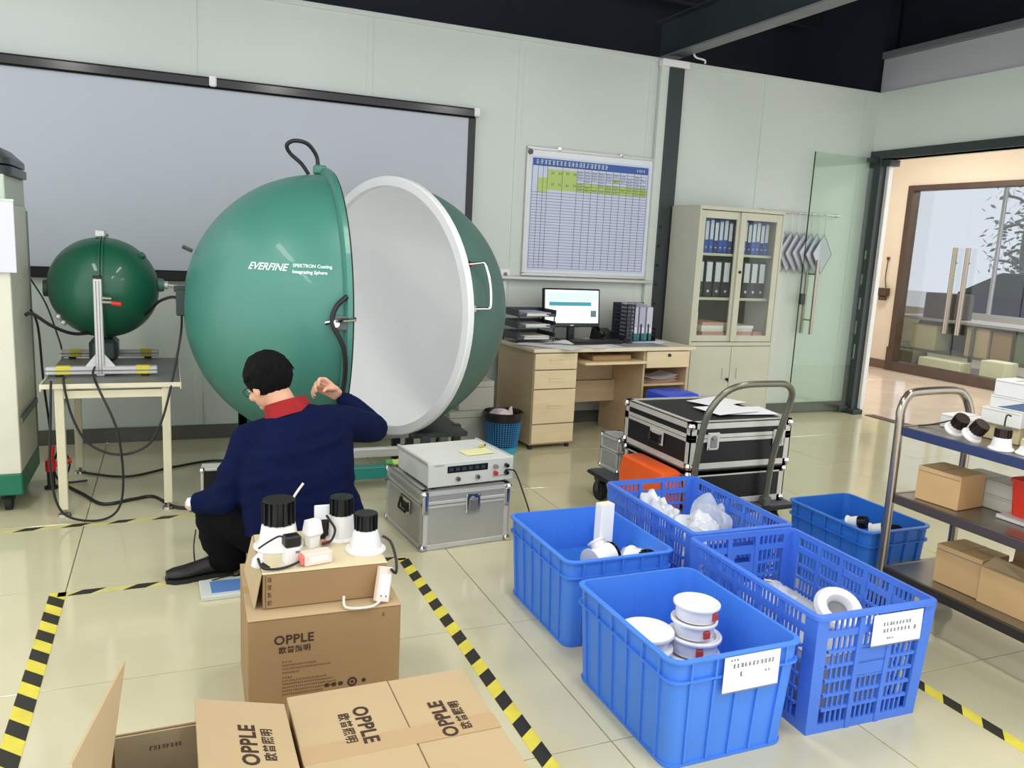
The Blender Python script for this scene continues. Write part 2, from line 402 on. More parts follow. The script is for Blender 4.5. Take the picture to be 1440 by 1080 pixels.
# corridor and the room beyond the second glass front
cw = struct(MB().bx(9.2, 9.34, 8.24, 10.4, 0, 3.1).bx(9.2, 9.34, 3.0, 8.24, 2.49, 3.1).build('wall_corridor', peachw_m))
struct(MB().bx(XR+0.16, 9.2, 10.4, 10.5, 0, 3.1).build('wall_corridor_end', peachw_m))
struct(MB().bx(XR+0.16, 9.34, 3.0, 10.5, 3.1, 3.16).build('ceiling_corridor', M('white ceiling', (236, 232, 226), 0.8)))
struct(MB().bx(9.185, 9.2, 8.24, 10.4, 0, 0.12, 0.003).build('baseboard_corridor', M('brown skirting', (112, 88, 72), 0.35)))
gf = struct(MB().bx(9.16, 9.3, 8.15, 8.24, 0, 2.49, 0.004).build('door_2', bronze_m))
MB().bx(9.16, 9.3, 3.0, 8.15, 2.42, 2.49, 0.004).build('head_rail', bronze_m, gf)
MB().bx(9.15, 9.3, 3.0, 8.15, 0, 0.13, 0.004).build('sill_rail', bronze_m, gf)
MB().bx(9.145, 9.16, 8.14, 8.25, 0.0, 0.32, 0.003).build('shoe_plate', bronze_m, gf)
for y0, y1 in ((7.32, 8.14), (6.48, 7.30), (4.9, 6.46), (3.1, 4.88)):
    MB().bx(9.222, 9.232, y0, y1, 0.13, 2.42).build('pane', pane_m, gf)
for y in (7.40, 7.22):
    MB().cyl((9.17, y, 0.60), (9.17, y, 1.69), 0.03, seg=12).build('pull_bar', stain_m, gf)
    for z in (0.8, 1.5): MB().cyl((9.17, y, z), (9.225, y, z), 0.012, seg=8).build('standoff', stain_m, gf)
hk = thing('fuse_box', 'small brown door-control box with a cable on the apricot corridor wall', 'control box', (9.19, 8.42, 1.06))
MB().box(-0.05, 0, 0, 0.1, 0.15, 0.11, 0.01).box(-0.05, 0, -0.085, 0.07, 0.10, 0.06, 0.01).build('body', bronze_m, hk)
MB().tube([(-0.01, 0.0, 0.06), (-0.01, 0.03, 0.2), (-0.01, 0.02, 0.44)], 0.006).build('cable', cable_m, hk)
MB().box(-0.012, 0.02, 0.46, 0.024, 0.04, 0.04, 0.004).build('stud', bronze_m, hk)
struct(MB().bx(9.34, 13.2, 3.0, 14.4, -0.12, 0).build('floor_office', M('office floor', (150, 146, 122), 0.3)))
wo = struct(MB().bx(13.0, 13.14, 3.0, 14.4, 0, 0.62).bx(13.0, 13.14, 3.0, 14.4, 2.9, 3.1).build('wall_office', M('office wall', (214, 208, 196), 0.7)))
struct(MB().bx(9.34, 13.14, 14.3, 14.4, 0, 3.1).build('wall_office_side', M('office wall', (214, 208, 196), 0.7)))
struct(MB().bx(9.2, 9.34, 10.4, 14.4, 0, 3.1).build('wall_office_inner', M('office wall', (214, 208, 196), 0.7)))
struct(MB().bx(9.34, 13.14, 3.0, 14.4, 3.1, 3.16).build('ceiling_office', M('white ceiling', (236, 232, 226), 0.8)))
wn = struct(MB().bx(13.03, 13.09, 3.0, 14.3, 0.62, 0.67, 0.004).build('window_1', M('pale window frame', (206, 206, 212), 0.4)))
for k in range(6): MB().bx(13.03, 13.09, 3.4+2.1*k, 3.45+2.1*k, 0.67, 2.9, 0.003).build('mullion', M('pale window frame', (206, 206, 212), 0.4), wn)
for k in range(5): MB().bx(13.055, 13.063, 3.45+2.1*k, 5.5+2.1*k, 0.67, 2.9).build('pane', glass('tinted window glass', (0.70, 0.71, 0.75)), wn)
struct(MB().bx(13.14, 40, 0, 40, -0.14, -0.02).build('ground_outside', M('pale yard concrete', (206, 204, 200), 0.8)))
cr = thing('car', 'dark blue car parked outside, seen through both glass fronts', 'car', (15.9, 10.3, -0.02), PI/2)
def carprof(xs, zb, zt, w, hw):
    return [[(x, -wd, b_), (x, wd, b_), (x, wd*k2, t_), (x, -wd*k2, t_)] for x, b_, t_, wd, k2 in xs]
MB().loft(carprof([(-2.05, 0.35, 0.72, 0.74, 0.92), (-1.95, 0.25, 0.82, 0.82, 0.94), (-0.9, 0.22, 0.92, 0.86, 0.95), (0.9, 0.22, 0.95, 0.86, 0.95), (1.85, 0.25, 0.90, 0.82, 0.93), (2.0, 0.35, 0.75, 0.74, 0.92)], 0, 0, 0, 0)).build('body', M('dark blue car paint', (52, 58, 92), 0.25, coat=0.5), cr)
MB().loft(carprof([(-1.25, 0.90, 0.92, 0.76, 0.98), (-0.5, 0.90, 1.36, 0.78, 0.80), (0.9, 0.90, 1.40, 0.78, 0.80), (1.75, 0.88, 0.96, 0.76, 0.95)], 0, 0, 0, 0)).build('cabin', M('dark car glass', (70, 80, 78), 0.1), cr)
for x in (-1.3, 1.3):
    for s_ in (-1, 1): MB().cyl((x, s_*0.72, 0.31), (x, s_*0.88, 0.31), 0.31, seg=24).build('wheel', rubber_m, cr)
for s_ in (-1, 1): MB().box(2.0, s_*0.58, 0.66, 0.06, 0.26, 0.12, 0.02).build('lamp_cluster', red_m, cr)
tr_ = thing('street_tree', 'leafy tree with a pale grey trunk outside behind the parked car', 'tree', (18.5, 13.0, -0.02))
MB().tube([(0, 0, 0), (0.05, 0, 1.0), (-0.05, 0.05, 2.0), (0.02, 0, 3.2)], 0.11, seg=10).build('trunk', M('grey bark', (120, 118, 112), 0.9), tr_)
R_ = random.Random(21); m = MB(); lf = MB()
for k in range(16):
    a, z = R_.uniform(0, 2*PI), R_.uniform(1.3, 3.0); L_ = R_.uniform(0.5, 1.1)
    p = (L_*math.cos(a), L_*math.sin(a), z+R_.uniform(-0.1, 0.4)); m.tube([(0, 0, z), (p[0]*0.5, p[1]*0.5, (z+p[2])/2+0.1), p], 0.03, seg=6, sub=3)
    for j in range(26):
        q_ = Vector(p)+Vector((R_.gauss(0, 0.25), R_.gauss(0, 0.25), R_.gauss(0, 0.2))); u_ = Vector((R_.uniform(-1, 1), R_.uniform(-1, 1), R_.uniform(-1, 1))).normalized()*0.09; v_ = u_.orthogonal().normalized()*0.04
        lf.quad([q_-u_, q_+v_, q_+u_, q_-v_])
m.build('branch', M('grey bark', (120, 118, 112), 0.9), tr_); tag(lf.build('foliage', M('grey green leaves', (112, 124, 112), 0.7), tr_), kind='stuff')
# furniture behind the glass front
ot = thing('work_table', 'long pale work table behind the glass front, with open shelf of goods below', 'table', (10.55, 7.9, 0))
MB().bx(-0.35, 0.35, -1.6, 1.35, 0.66, 0.70, 0.004).build('tabletop', M('grey table edge', (150, 148, 146), 0.4), ot); MB().bx(-0.33, 0.33, -1.58, 1.33, 0.20, 0.225, 0.003).build('lower_shelf', M('olive shelf', (112, 108, 82), 0.5), ot)
for x in (-0.31, 0.31):
    for y in (-1.55, -0.1, 1.3): MB().bx(x-0.02, x+0.02, y-0.02, y+0.02, 0, 0.66).build('leg', M('olive steel', (96, 94, 76), 0.4), ot)
MB().bx(0.30, 0.32, -1.55, 1.3, 0.22, 0.66).build('back_panel', M('olive panel', (120, 116, 92), 0.6), ot)
def goods(name, label, cat, x, y, z, w, d, h, mat, group=None):
    q = thing(name, label, cat, (x, y, z), 0, group); MB().bx(-w/2, w/2, -d/2, d/2, 0, h, 0.006).build('body', mat, q); MB().bx(-w/2+0.01, w/2-0.01, -d/2+0.01, d/2-0.01, h, h+0.006).build('lid', mat, q); return q
goods('printer', 'dark brown printer on the work table behind the glass door handles', 'printer', 10.45, 8.42, 0.70, 0.36, 0.52, 0.36, M('brown black plastic', (66, 58, 56), 0.45))
goods('carton', 'tan carton standing on the lower shelf behind the glass front', 'box', 10.42, 7.76, 0.226, 0.3, 0.34, 0.40, cardT_m)
goods('carton', 'darker brown carton beside the tan one behind the glass front', 'box', 10.45, 7.42, 0.226, 0.3, 0.28, 0.38, card_m)
goods('storage_crate', 'olive green crate beside the cartons behind the glass front', 'crate', 10.45, 7.12, 0.226, 0.3, 0.24, 0.38, M('olive crate', (96, 108, 66), 0.5))
goods('carton', 'pale yellow carton high at the left of the work table shelf beyond the glass', 'box', 10.45, 8.65, 0.226, 0.3, 0.42, 0.36, M('pale yellow carton', (196, 190, 140), 0.7))
goods('parcel', 'long white parcel on the floor in front of the work table beyond the glass', 'parcel', 10.0, 8.0, 0, 0.24, 0.66, 0.16, M('cream parcel', (222, 218, 186), 0.7))
goods('carton', 'white carton on the floor beyond the glass, nearest the trolley stack', 'box', 9.95, 7.15, 0, 0.26, 0.34, 0.26, M('cream parcel', (222, 218, 186), 0.7))
goods('storage_crate', 'dark olive crate on the floor beyond the glass at the door hinge side', 'crate', 9.95, 8.55, 0, 0.3, 0.36, 0.22, M('dark olive', (84, 82, 66), 0.5))
for k, (x, y, e, c) in enumerate(((7.7, 7.4, 44, (1, 0.95, 0.88)), (7.7, 4.6, 44, (1, 0.95, 0.88)), (11.2, 6.8, 90, (1, 1, 1)))):
    ld = bpy.data.lights.new('panel_light', 'AREA'); ld.shape = 'RECTANGLE'; ld.size = 0.6; ld.size_y = 1.2; ld.energy = e; ld.color = c  # added fill light to brighten the corridor and office, not a known lamp
    lo = bpy.data.objects.new('panel_light', ld); lo.location = (x, y, 3.06); COL.objects.link(lo)
    pl = thing('panel_lamp', ['flat panel lamp in the corridor ceiling nearest the apricot wall end', 'flat panel lamp in the corridor ceiling beyond the trolley side', 'flat panel lamp in the office ceiling above the work table'][k], 'lamp', (x, y, 3.085), group='panel lamps beyond the doorway')
    MB().box(0, 0, 0, 0.66, 1.26, 0.024, 0.004).build('frame', white_m, pl)

# ================================================================== BACK-WALL OBJECTS
# projection screen
ps = thing('projection_screen', 'wide grey projection screen pulled down on the back wall behind the spheres', 'screen', (0.55, YB-0.05, 0))
MB().bx(-2.2, 1.57, -0.035, 0.035, 2.355, 2.425, 0.012).build('case', blackg_m, ps)
MB().bx(-2.15, 1.52, -0.004, 0.0, 1.16, 2.36).build('fabric', screen_m, ps)
for x in (-2.175, 1.545): MB().bx(x-0.028, x+0.028, -0.008, -0.002, 1.16, 2.36).build('border', black_m, ps)
MB().bx(-2.2, 1.57, -0.02, 0.012, 1.10, 1.17, 0.008).build('bottom_bar', black_m, ps)
for x in (-0.26, 1.57): MB().box(x, -0.02, 2.40, 0.045, 0.07, 0.07, 0.008).build('bracket', white_m, ps)
# wall socket with conduit by the screen
wsx = thing('wall_socket', 'white wall socket with a thin conduit left of the whiteboard', 'socket', (2.43, YB-0.003, 1.22))
MB().box(0, -0.012, 0, 0.09, 0.022, 0.09, 0.006).build('plate', whitep_m, wsx)
MB().cyl((0, -0.022, 0), (0, -0.03, 0), 0.016).build('knob', M('grey plastic', (120, 122, 122), 0.5), wsx)
MB().bx(-0.012, 0.012, -0.018, 0, -0.47, -0.05, 0.002).build('conduit', whitep_m, wsx)
# whiteboard with the schedule sheet
wbd = thing('whiteboard', 'framed white board with a gridded schedule sheet above the desk', 'whiteboard', (2.58, YB-0.004, 1.23))
WW, WH = 1.16, 0.965
MB().bx(0, WW, -0.012, 0, 0, WH).build('panel', M('whiteboard enamel', (226, 230, 234), 0.25), wbd)
f = MB(); f.bx(-0.012, WW+0.012, -0.02, 0, WH-0.012, WH+0.014, 0.003).bx(-0.012, 0.012, -0.02, 0, 0, WH, 0.003).bx(WW-0.012, WW+0.012, -0.02, 0, 0, WH, 0.003).bx(-0.012, WW+0.012, -0.02, 0, -0.014, 0.012, 0.003)
f.build('frame', alu_m, wbd)
MB().bx(-0.2, WW+0.01, -0.07, 0, -0.045, -0.02, 0.004).build('pen_tray', alu_m, wbd)
MB().cyl((0.012, -0.026, WH-0.03), (0.012, -0.018, WH-0.03), 0.022).build('magnet', M('magnet grey', (70, 72, 76), 0.3), wbd)
for x in (0.26, 0.82): MB().box(x, -0.02, WH+0.012, 0.03, 0.02, 0.03, 0.004).build('hook', chrome_m, wbd)
sh = MB().bx(0.03, WW-0.06, -0.014, -0.0125, 0.03, WH-0.055).build('schedule_sheet', M('pale blue paper', (206, 213, 234), 0.8), wbd)
x0, x1 = 0.04, WW-0.075; zt = WH-0.07
MB().bx(x0, x1, -0.0148, -0.0142, zt-0.055, zt).build('header_band', M('print blue', (70, 98, 168), 0.8), sh)
g = MB()
colx = [0, 0.045, 0.085, 0.12, 0.24, 0.36]+[0.36+0.0605*k for k in range(1, 11)]
sc = (x1-x0)/colx[-1]
for k in range(36):
    z = 0.05+(zt-0.055-0.05)*k/35
    lx = x0 if (k < 27 or k == 35) else x0+0.36*sc
    g.bx(lx, x1, -0.0152, -0.0148, z-0.0013, z+0.0013)
for c in colx: g.bx(x0+c*sc-0.0014, x0+c*sc+0.0014, -0.0152, -0.0148, 0.05, zt-0.055)
tag(g.build('grid_lines', M('grid ink', (52, 56, 84), 0.8), sh), kind='stuff')
g = MB(); zc = lambda k: 0.05+(zt-0.105)*k/35
g.bx(x0+0.122*sc, x0+0.36*sc, -0.0146, -0.0142, zc(27), zc(34)).bx(x0+0.36*sc, x1, -0.0146, -0.0142, zc(27), zc(30)).bx(x0+0.045*sc, x0+0.12*sc, -0.0146, -0.0142, zc(26), zc(31)).bx(x0+0.66*sc, x0+0.72*sc, -0.0146, -0.0142, zc(31), zc(32.5))
g.build('marked_cells', M('marker green', (182, 206, 120), 0.8), sh)
g = MB(); R_ = random.Random(3)
glyph_row(g, x0+0.03, 0.64, 0.034, 19, T(0, -0.0152, zt-0.044), rnd=R_); glyph_row(g, x1-0.11, 0.08, 0.02, 4, T(0, -0.0152, zt-0.04), rnd=R_)
tag(g.build('header_print', inkw_m, sh), kind='stuff')
g = MB()
for (cx, k) in ((0.15, 32.3), (0.21, 32.3), (0.27, 32.5), (0.33, 32.4), (0.15, 28.5), (0.21, 28.5), (0.27, 28.4), (0.33, 28.6)):
    glyph_row(g, x0+cx*sc, 0.03, 0.02, 2, T(0, -0.0152, zc(k)), rnd=R_)
for r in range(7):
    for c in range(10):
        if R_.random() < 0.75: glyph_row(g, x0+(0.365+0.0605*c)*sc, 0.045, 0.012, 4, T(0, -0.0152, zc(27.2+r)+0.004), rnd=R_)
tag(g.build('cell_print', M('print ink', (70, 84, 96), 0.8), sh), kind='stuff')

# hanging rail with sample panels, behind the glass leaf
hr = thing('hanging_rail', 'thin metal wall rail with hooks right of the filing cabinet', 'rail', (4.86, YB-0.004, 1.86))
MB().cyl((0, -0.03, 0), (0.9, -0.03, 0), 0.009, seg=10).build('bar', alu_m, hr)
for k in range(4): MB().box(0.02+0.285*k, -0.015, 0, 0.02, 0.03, 0.03, 0.003).build('bracket', alu_m, hr)
ORD = ['first', 'second', 'third', 'fourth', 'fifth', 'sixth', 'seventh', 'eighth']
def sample_panel(i):
    first = i < 4
    lab = 'pale grey square sample board on the wall rail, ' + ORD[i] + ' from the filing cabinet' + ('' if first else ', behind glass')
    x = 5.03+0.075*i
    p = thing('sample_board', lab, 'board', (x, YB-0.045-0.004*i, 1.845), group='sample boards on the rail left of the door edge' if first else 'sample boards on the rail behind the glass leaf')
    X = T(0, 0, -0.34) @ RZ(0.35) @ RY(0.72+0.06*(i % 3))
    MB(X).box(0, 0, 0, 0.26, 0.003, 0.26, 0.001).build('board', M('pale grey board', (196, 198, 210), 0.5, var=0.03), p)
    MB(X).box(0, -0.002, 0.126, 0.26, 0.004, 0.008).box(0, -0.002, -0.126, 0.26, 0.004, 0.008).box(0.126, -0.002, 0, 0.008, 0.004, 0.26).box(-0.126, -0.002, 0, 0.008, 0.004, 0.26).build('rim', M('grey rim', (150, 152, 160), 0.5), p)
    MB().tube([(0, 0.018+0.004*i, 0.02), (0, 0.004, 0.012), (0, 0, -0.02), (0, 0, -0.165)], 0.0035, seg=6).build('hook_wire', alu_m, p)
for i in range(8): sample_panel(i)

# filing cabinet
fc = thing('filing_cabinet', 'grey-beige steel filing cabinet with sliding glass doors full of binders', 'cabinet', (3.885, 5.46, 0))
CW, CD, CH = 0.85, 0.40, 1.835
m = MB(); m.bx(0, 0.02, 0, CD, 0.05, CH, 0.003).bx(CW-0.02, CW, 0, CD, 0.05, CH, 0.003).bx(0.02, CW-0.02, CD-0.015, CD, 0.05, CH).bx(0.02, CW-0.02, 0, CD-0.015, CH-0.03, CH, 0.002).bx(0.02, CW-0.02, 0, CD-0.015, 0.71, 0.74).bx(0, CW, 0.02, CD, 0, 0.05)
m.build('body', cab_m, fc)
MB().bx(0.021, CW-0.021, CD-0.018, CD-0.0155, 0.74, CH-0.03).build('back_lining', cabin_m, fc)  # dark sheet: shade behind the binders put into its colour
for z in (1.105, 1.465): MB().bx(0.022, CW-0.022, 0.06, CD-0.018, z-0.022, z, 0.002).build('shelf', cab_m, fc)
def sash(x0, x1, y, nm):
    d = MB(); z0, z1 = 0.745, 1.80
    d.bx(x0, x0+0.055, y, y+0.018, z0, z1, 0.002).bx(x1-0.055, x1, y, y+0.018, z0, z1, 0.002).bx(x0+0.055, x1-0.055, y, y+0.018, z1-0.06, z1, 0.002).bx(x0+0.055, x1-0.055, y, y+0.018, z0, z0+0.05, 0.002)
    d = d.build('glass_door', cab_m, fc)
    MB().bx(x0+0.055, x1-0.055, y+0.007, y+0.011, z0+0.05, z1-0.06).build('pane', pane_m, d)
    return d
sash(0.022, 0.44, 0.024, 'l'); s2 = sash(0.41, 0.828, 0.004, 'r')
MB().cyl((0.437, 0.004, 1.32), (0.437, -0.006, 1.32), 0.012).build('lock', black_m, s2)
for x0_, x1_ in ((0.022, 0.423), (0.427, 0.828)):
    d = MB().bx(x0_, x1_, -0.004, 0.014, 0.055, 0.705, 0.003).build('door', cab_m, fc)
    hx = x1_-0.07 if x0_ < 0.2 else x0_+0.07
    MB().box(hx, -0.008, 0.48, 0.012, 0.016, 0.09, 0.003).build('handle', alu_m, d)
MB().cyl((0.40, -0.004, 0.43), (0.40, -0.02, 0.43), 0.012).box(0.40, -0.025, 0.425, 0.006, 0.008, 0.03).build('key_lock', black_m, fc)
# binders
BX, BY = 3.885, 5.46
def binder(x, z, w, h, mcover, mlabel, label, group, lo, hi, tilt=0):
    b = thing('ring_binder', label, 'binder', (BX+x, BY+0.10, z), group=group, rot=(0, tilt, 0))
    MB().bx(0, w, 0, 0.24, 0, h, 0.004).build('cover', mcover, b)
    MB().bx(w*0.14, w*0.86, -0.0015, 0.0005, h*lo, h*hi).build('spine_label', mlabel, b)
    MB().cyl((w/2, -0.002, h*0.16), (w/2, 0.001, h*0.16), w*0.16, seg=12).build('finger_ring', alu_m, b)
    return b
bluec = M('blue binder board', (44, 84, 176), 0.5, var=0.05); blackc = M('black binder board', (22, 24, 30), 0.45); whitel = M('white spine label', (216, 222, 226), 0.7)
bd = M('dark blue binder board', (36, 52, 110), 0.5)
xs = [0.085+0.047*k for k in range(7)]+[0.475+0.044*k for k in range(7)]
for i, x in enumerate(xs):
    if x < 0.45 and i > 6: continue
    side = 'behind the left glass door' if x < 0.45 else 'behind the right glass door'
    binder(x, 1.466, 0.042, 0.265+0.01*(i % 3), bluec if i % 3 else bd, whitel, f'blue binder on the cabinet top shelf {side}, {ORD[i % 7]} from its left', f'blue binders {side}', 0.38, 0.92)
xs = [0.085+0.087*k for k in range(4)]+[0.475+0.079*k for k in range(4)]
for i, x in enumerate(xs):
    side = 'behind the left glass door' if x < 0.45 else 'behind the right glass door'
    binder(x, 1.106, 0.074, 0.30, blackc, whitel, f'black white-labelled binder on the middle shelf {side}, {ORD[i % 4]} from its left', f'black binders {side}', 0.42, 0.95)
for i, (x, n, w) in enumerate(((0.10, 1, 0.06), (0.17, 6, 0.22), (0.47, 5, 0.21), (0.70, 3, 0.10))):
    if n == 1:
        b = thing('file_box', 'upright pale file box at the left end of the cabinet bottom shelf', 'box', (BX+x, BY+0.09, 0.741)); MB().bx(-0.03, w-0.03, 0, 0.25, 0, 0.24, 0.003).build('carton', papery_m, b); MB().bx(-0.02, w-0.04, -0.001, 0.0, 0.12, 0.2).build('label', whitel, b)
    else:
        for k in range(n):
            b = thing('document_bundle', f'flat paper bundle on the cabinet bottom shelf, {"left" if x < 0.4 else ("middle" if x < 0.6 else "right")} pile, {ORD[k]} from its bottom', 'papers', (BX+x+0.1*random.random()*0.2, BY+0.08+0.01*random.random(), 0.7415+0.026*k), group=f'paper bundles in the cabinet pile {i}')
            MB().bx(0, w, 0, 0.27, 0, 0.0255, 0.002).build('sheets', [papery_m, paper_m, M('pink folder', (214, 160, 150), 0.7)][k % 3], b)

# ================================================================== DESK AND ITS THINGS
DR = 0.07
dk = thing('desk', 'pale maple office desk with drawers and keyboard shelf below the whiteboard', 'desk', (2.355, 5.13, 0), DR)
DW, DD, DH = 1.44, 0.62, 0.735
MB().bx(0, DW, 0, DD, DH-0.028, DH, 0.004).build('tabletop', woodT_m, dk)
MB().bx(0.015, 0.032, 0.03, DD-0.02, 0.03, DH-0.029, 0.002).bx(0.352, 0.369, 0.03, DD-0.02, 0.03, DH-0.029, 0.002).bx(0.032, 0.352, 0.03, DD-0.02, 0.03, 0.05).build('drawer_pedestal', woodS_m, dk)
for z0, z1 in ((0.585, 0.70), (0.445, 0.578), (0.19, 0.438)):
    d = MB().bx(0.018, 0.366, 0.008, 0.03, z0, z1, 0.003).build('drawer', wood_m, dk)
    zc_ = (z0+z1)/2; MB().box(0.192, 0.007, zc_, 0.11, 0.004, 0.032, 0.001).box(0.192, 0.004, zc_+0.012, 0.11, 0.008, 0.006, 0.001).build('pull', wood_m, d)
MB().bx(0.018, 0.366, 0.008, 0.03, 0.045, 0.183, 0.003).build('plinth_panel', wood_m, dk)
for x in (0.03, 0.34): MB().cyl((x, 0.05, 0), (x, 0.05, 0.03), 0.018, seg=10).build('foot', black_m, dk)
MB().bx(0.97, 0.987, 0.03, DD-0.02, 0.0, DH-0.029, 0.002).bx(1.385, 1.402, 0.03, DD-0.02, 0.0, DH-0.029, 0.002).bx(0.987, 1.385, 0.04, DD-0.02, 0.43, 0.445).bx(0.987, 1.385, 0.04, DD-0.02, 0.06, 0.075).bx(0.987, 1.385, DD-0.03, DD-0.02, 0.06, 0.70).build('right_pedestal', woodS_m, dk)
d = MB().bx(0.985, 1.39, 0.008, 0.03, 0.575, 0.70, 0.003).build('drawer', wood_m, dk)
MB().cyl((1.19, 0.008, 0.672), (1.19, -0.004, 0.672), 0.012).build('lock', black_m, d)
MB().bx(0.42, 0.965, -0.02, 0.33, 0.612, 0.632, 0.003).build('keyboard_shelf', wood_m, dk)
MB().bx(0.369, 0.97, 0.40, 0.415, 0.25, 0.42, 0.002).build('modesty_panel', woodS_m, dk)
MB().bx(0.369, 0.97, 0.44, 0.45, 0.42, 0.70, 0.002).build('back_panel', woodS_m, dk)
XD = T(2.355, 5.13, 0) @ RZ(DR)
def ond(x, y, z=DH): return tuple(XD @ Vector((x, y, z)))
# monitor
mo = thing('monitor', 'black flat computer monitor showing a pale window with a teal bar', 'monitor', ond(0.565, 0.40), DR-0.05)
MB().box(0, 0.05, 0.006, 0.24, 0.18, 0.012, 0.005).build('stand_base', blackg_m, mo)
MB().box(0, 0.07, 0.07, 0.06, 0.03, 0.14, 0.006).build('neck', black_m, mo)
XT = T(0, 0.05, 0.105) @ RX(-0.10)
b = MB(XT).bx(-0.25, 0.25, 0, 0.03, 0, 0.30, 0.006).build('housing', blackg_m, mo)
MB(XT).bx(-0.234, 0.234, -0.0015, 0, 0.032, 0.286).build('screen_glow', emit('screen white', (226, 240, 238), 0.75), b)
MB(XT).bx(-0.20, 0.17, -0.003, -0.0015, 0.165, 0.195).build('teal_bar', emit('screen teal', (60, 140, 160), 0.5), b)
MB(XT).bx(-0.22, 0.225, -0.003, -0.0015, 0.202, 0.268).build('pale_panel', emit('screen mint', (196, 236, 226), 0.6), b)
MB(XT).bx(0.165, 0.215, -0.003, -0.0015, 0.08, 0.13).build('dark_badge', emit('screen grey', (96, 120, 124), 0.3), b)
MB(XT).box(0, -0.001, 0.014, 0.03, 0.002, 0.008).build('badge', alu_m, b)
kb = thing('keyboard', 'black computer keyboard on the desk in front of the monitor', 'keyboard', ond(0.66, 0.26), DR)
MB().box(0, 0, 0.010, 0.44, 0.13, 0.018, 0.004).build('case', black_m, kb)
kk = MB()
for r in range(5):
    for c in range(18): kk.box(-0.2+0.0235*c, -0.048+0.024*r, 0.022, 0.019, 0.02, 0.007)
tag(kk.build('keys', M('dark keys', (34, 34, 38), 0.5), kb), kind='stuff')
ms = thing('mouse', 'small black computer mouse right of the keyboard', 'mouse', ond(0.96, 0.25), DR)
MB().lathe([(0, 0.034), (0.02, 0.031), (0.032, 0.02), (0.036, 0.0)], 20, x=Matrix.Diagonal((0.85, 1.5, 1, 1))).build('shell', black_m, ms); MB().box(0, 0.03, 0.03, 0.006, 0.016, 0.01, 0.002).build('wheel', rubber_m, ms)
mp = thing('desk_mat', 'grey writing mat lying on the desk right of the papers', 'mat', ond(0.95, 0.14), DR)
MB().box(0, 0, 0.0015, 0.5, 0.2, 0.003, 0.001).build('mat', M('grey mat', (150, 152, 160), 0.4), mp)
def paper(label, loc, rz, w, d, mat=paper_m, curl=0.004, group=None, seed=1, name='paper_sheet', prn=True):
    p = thing(name, label, 'paper', loc, rz, group)
    rr = random.Random(seed); a, b2 = rr.uniform(0, 6), rr.uniform(0, 6)
    fz = lambda u, v: 0.0004+curl*(0.5+0.5*math.sin(3*u+a)*math.cos(2.5*v+b2))
    MB().sheet(w, d, 8, 8, fz).build('sheet', mat, p)
    return p
paper('white sheet at the front left corner of the desk', ond(0.27, 0.09), DR+0.5, 0.21, 0.297, seed=2)
paper('slanted white form stacked behind the corner sheet on the desk', ond(0.14, 0.2, DH+0.003), DR+0.75, 0.21, 0.297, seed=3)
paper('rolled-edge white paper in front of the letter trays', ond(0.3, 0.21, DH+0.0075), DR+0.1, 0.24, 0.12, curl=0.02, seed=4)
paper('white sheet beside the mouse at the middle of the desk', ond(0.62, 0.08), DR+0.2, 0.297, 0.16, seed=5)
paper('white sheet at the right end of the desk', ond(1.22, 0.3), DR+0.6, 0.297, 0.2, seed=6)
# letter trays
lt = thing('letter_tray', 'three-tier dark wire letter tray on the left end of the desk', 'tray', ond(0.17, 0.42), DR)
for k in range(3):
    z = 0.03+0.085*k
    t_ = MB(); t_.bx(-0.16, 0.16, -0.13, 0.13, z, z+0.004).bx(-0.16, -0.155, -0.13, 0.13, z, z+0.05).bx(0.155, 0.16, -0.13, 0.13, z, z+0.05).bx(-0.16, 0.16, 0.125, 0.13, z, z+0.05).bx(-0.16, -0.08, -0.13, -0.125, z, z+0.022).bx(0.08, 0.16, -0.13, -0.125, z, z+0.022)
    t_.build('tray', M('smoke tray plastic', (60, 64, 74), 0.35), lt)
for sx in (-1, 1):
    for sy in (-1, 1): MB().cyl((sx*0.15, sy*0.12, 0), (sx*0.15, sy*0.12, 0.24), 0.005, seg=8).build('post', black_m, lt)
for k in range(3):
    p = thing('paper_stack', f'paper stack lying in the {["bottom", "middle", "top"][k]} tier of the letter tray', 'papers', ond(0.17, 0.41, DH+0.034+0.0855*k), DR+0.04*k)
    for j in range(3): MB().box(0.004*j, -0.01+0.006*j, 0.004+0.008*j, 0.21, 0.235, 0.0075, 0.001).build('sheets', [paper_m, M('grey paper', (186, 188, 198), 0.8), papery_m][(j+k) % 3], p)
# file rack
frk = thing('file_rack', 'dark slotted desktop file rack holding folders at the right of the desk', 'rack', ond(1.13, 0.43), DR)
m = MB(); m.bx(-0.13, 0.16, -0.10, 0.11, 0, 0.008)
for k in range(5):
    x = -0.13+0.0715*k; h = 0.30
    m.bx(x, x+0.004, -0.10, 0.11, 0, 0.03).bx(x, x+0.004, 0.09, 0.11, 0, h).bx(x, x+0.004, -0.10, -0.085, 0, h if k < 2 else 0.14)
    for j in range(9 if k < 2 else 3): m.bx(x, x+0.004, -0.10, 0.11, 0.03+0.031*j, 0.045+0.031*j)
m.bx(-0.13, 0.16, 0.106, 0.11, 0, 0.3)
for k in range(1):
    for j in range(10): m.bx(-0.13, -0.06, -0.10, -0.096, 0.01+0.03*j, 0.024+0.03*j)
    m.bx(-0.098, -0.092, -0.10, -0.096, 0, 0.3)
m.build('frame', M('dark rack plastic', (40, 44, 56), 0.4), frk)
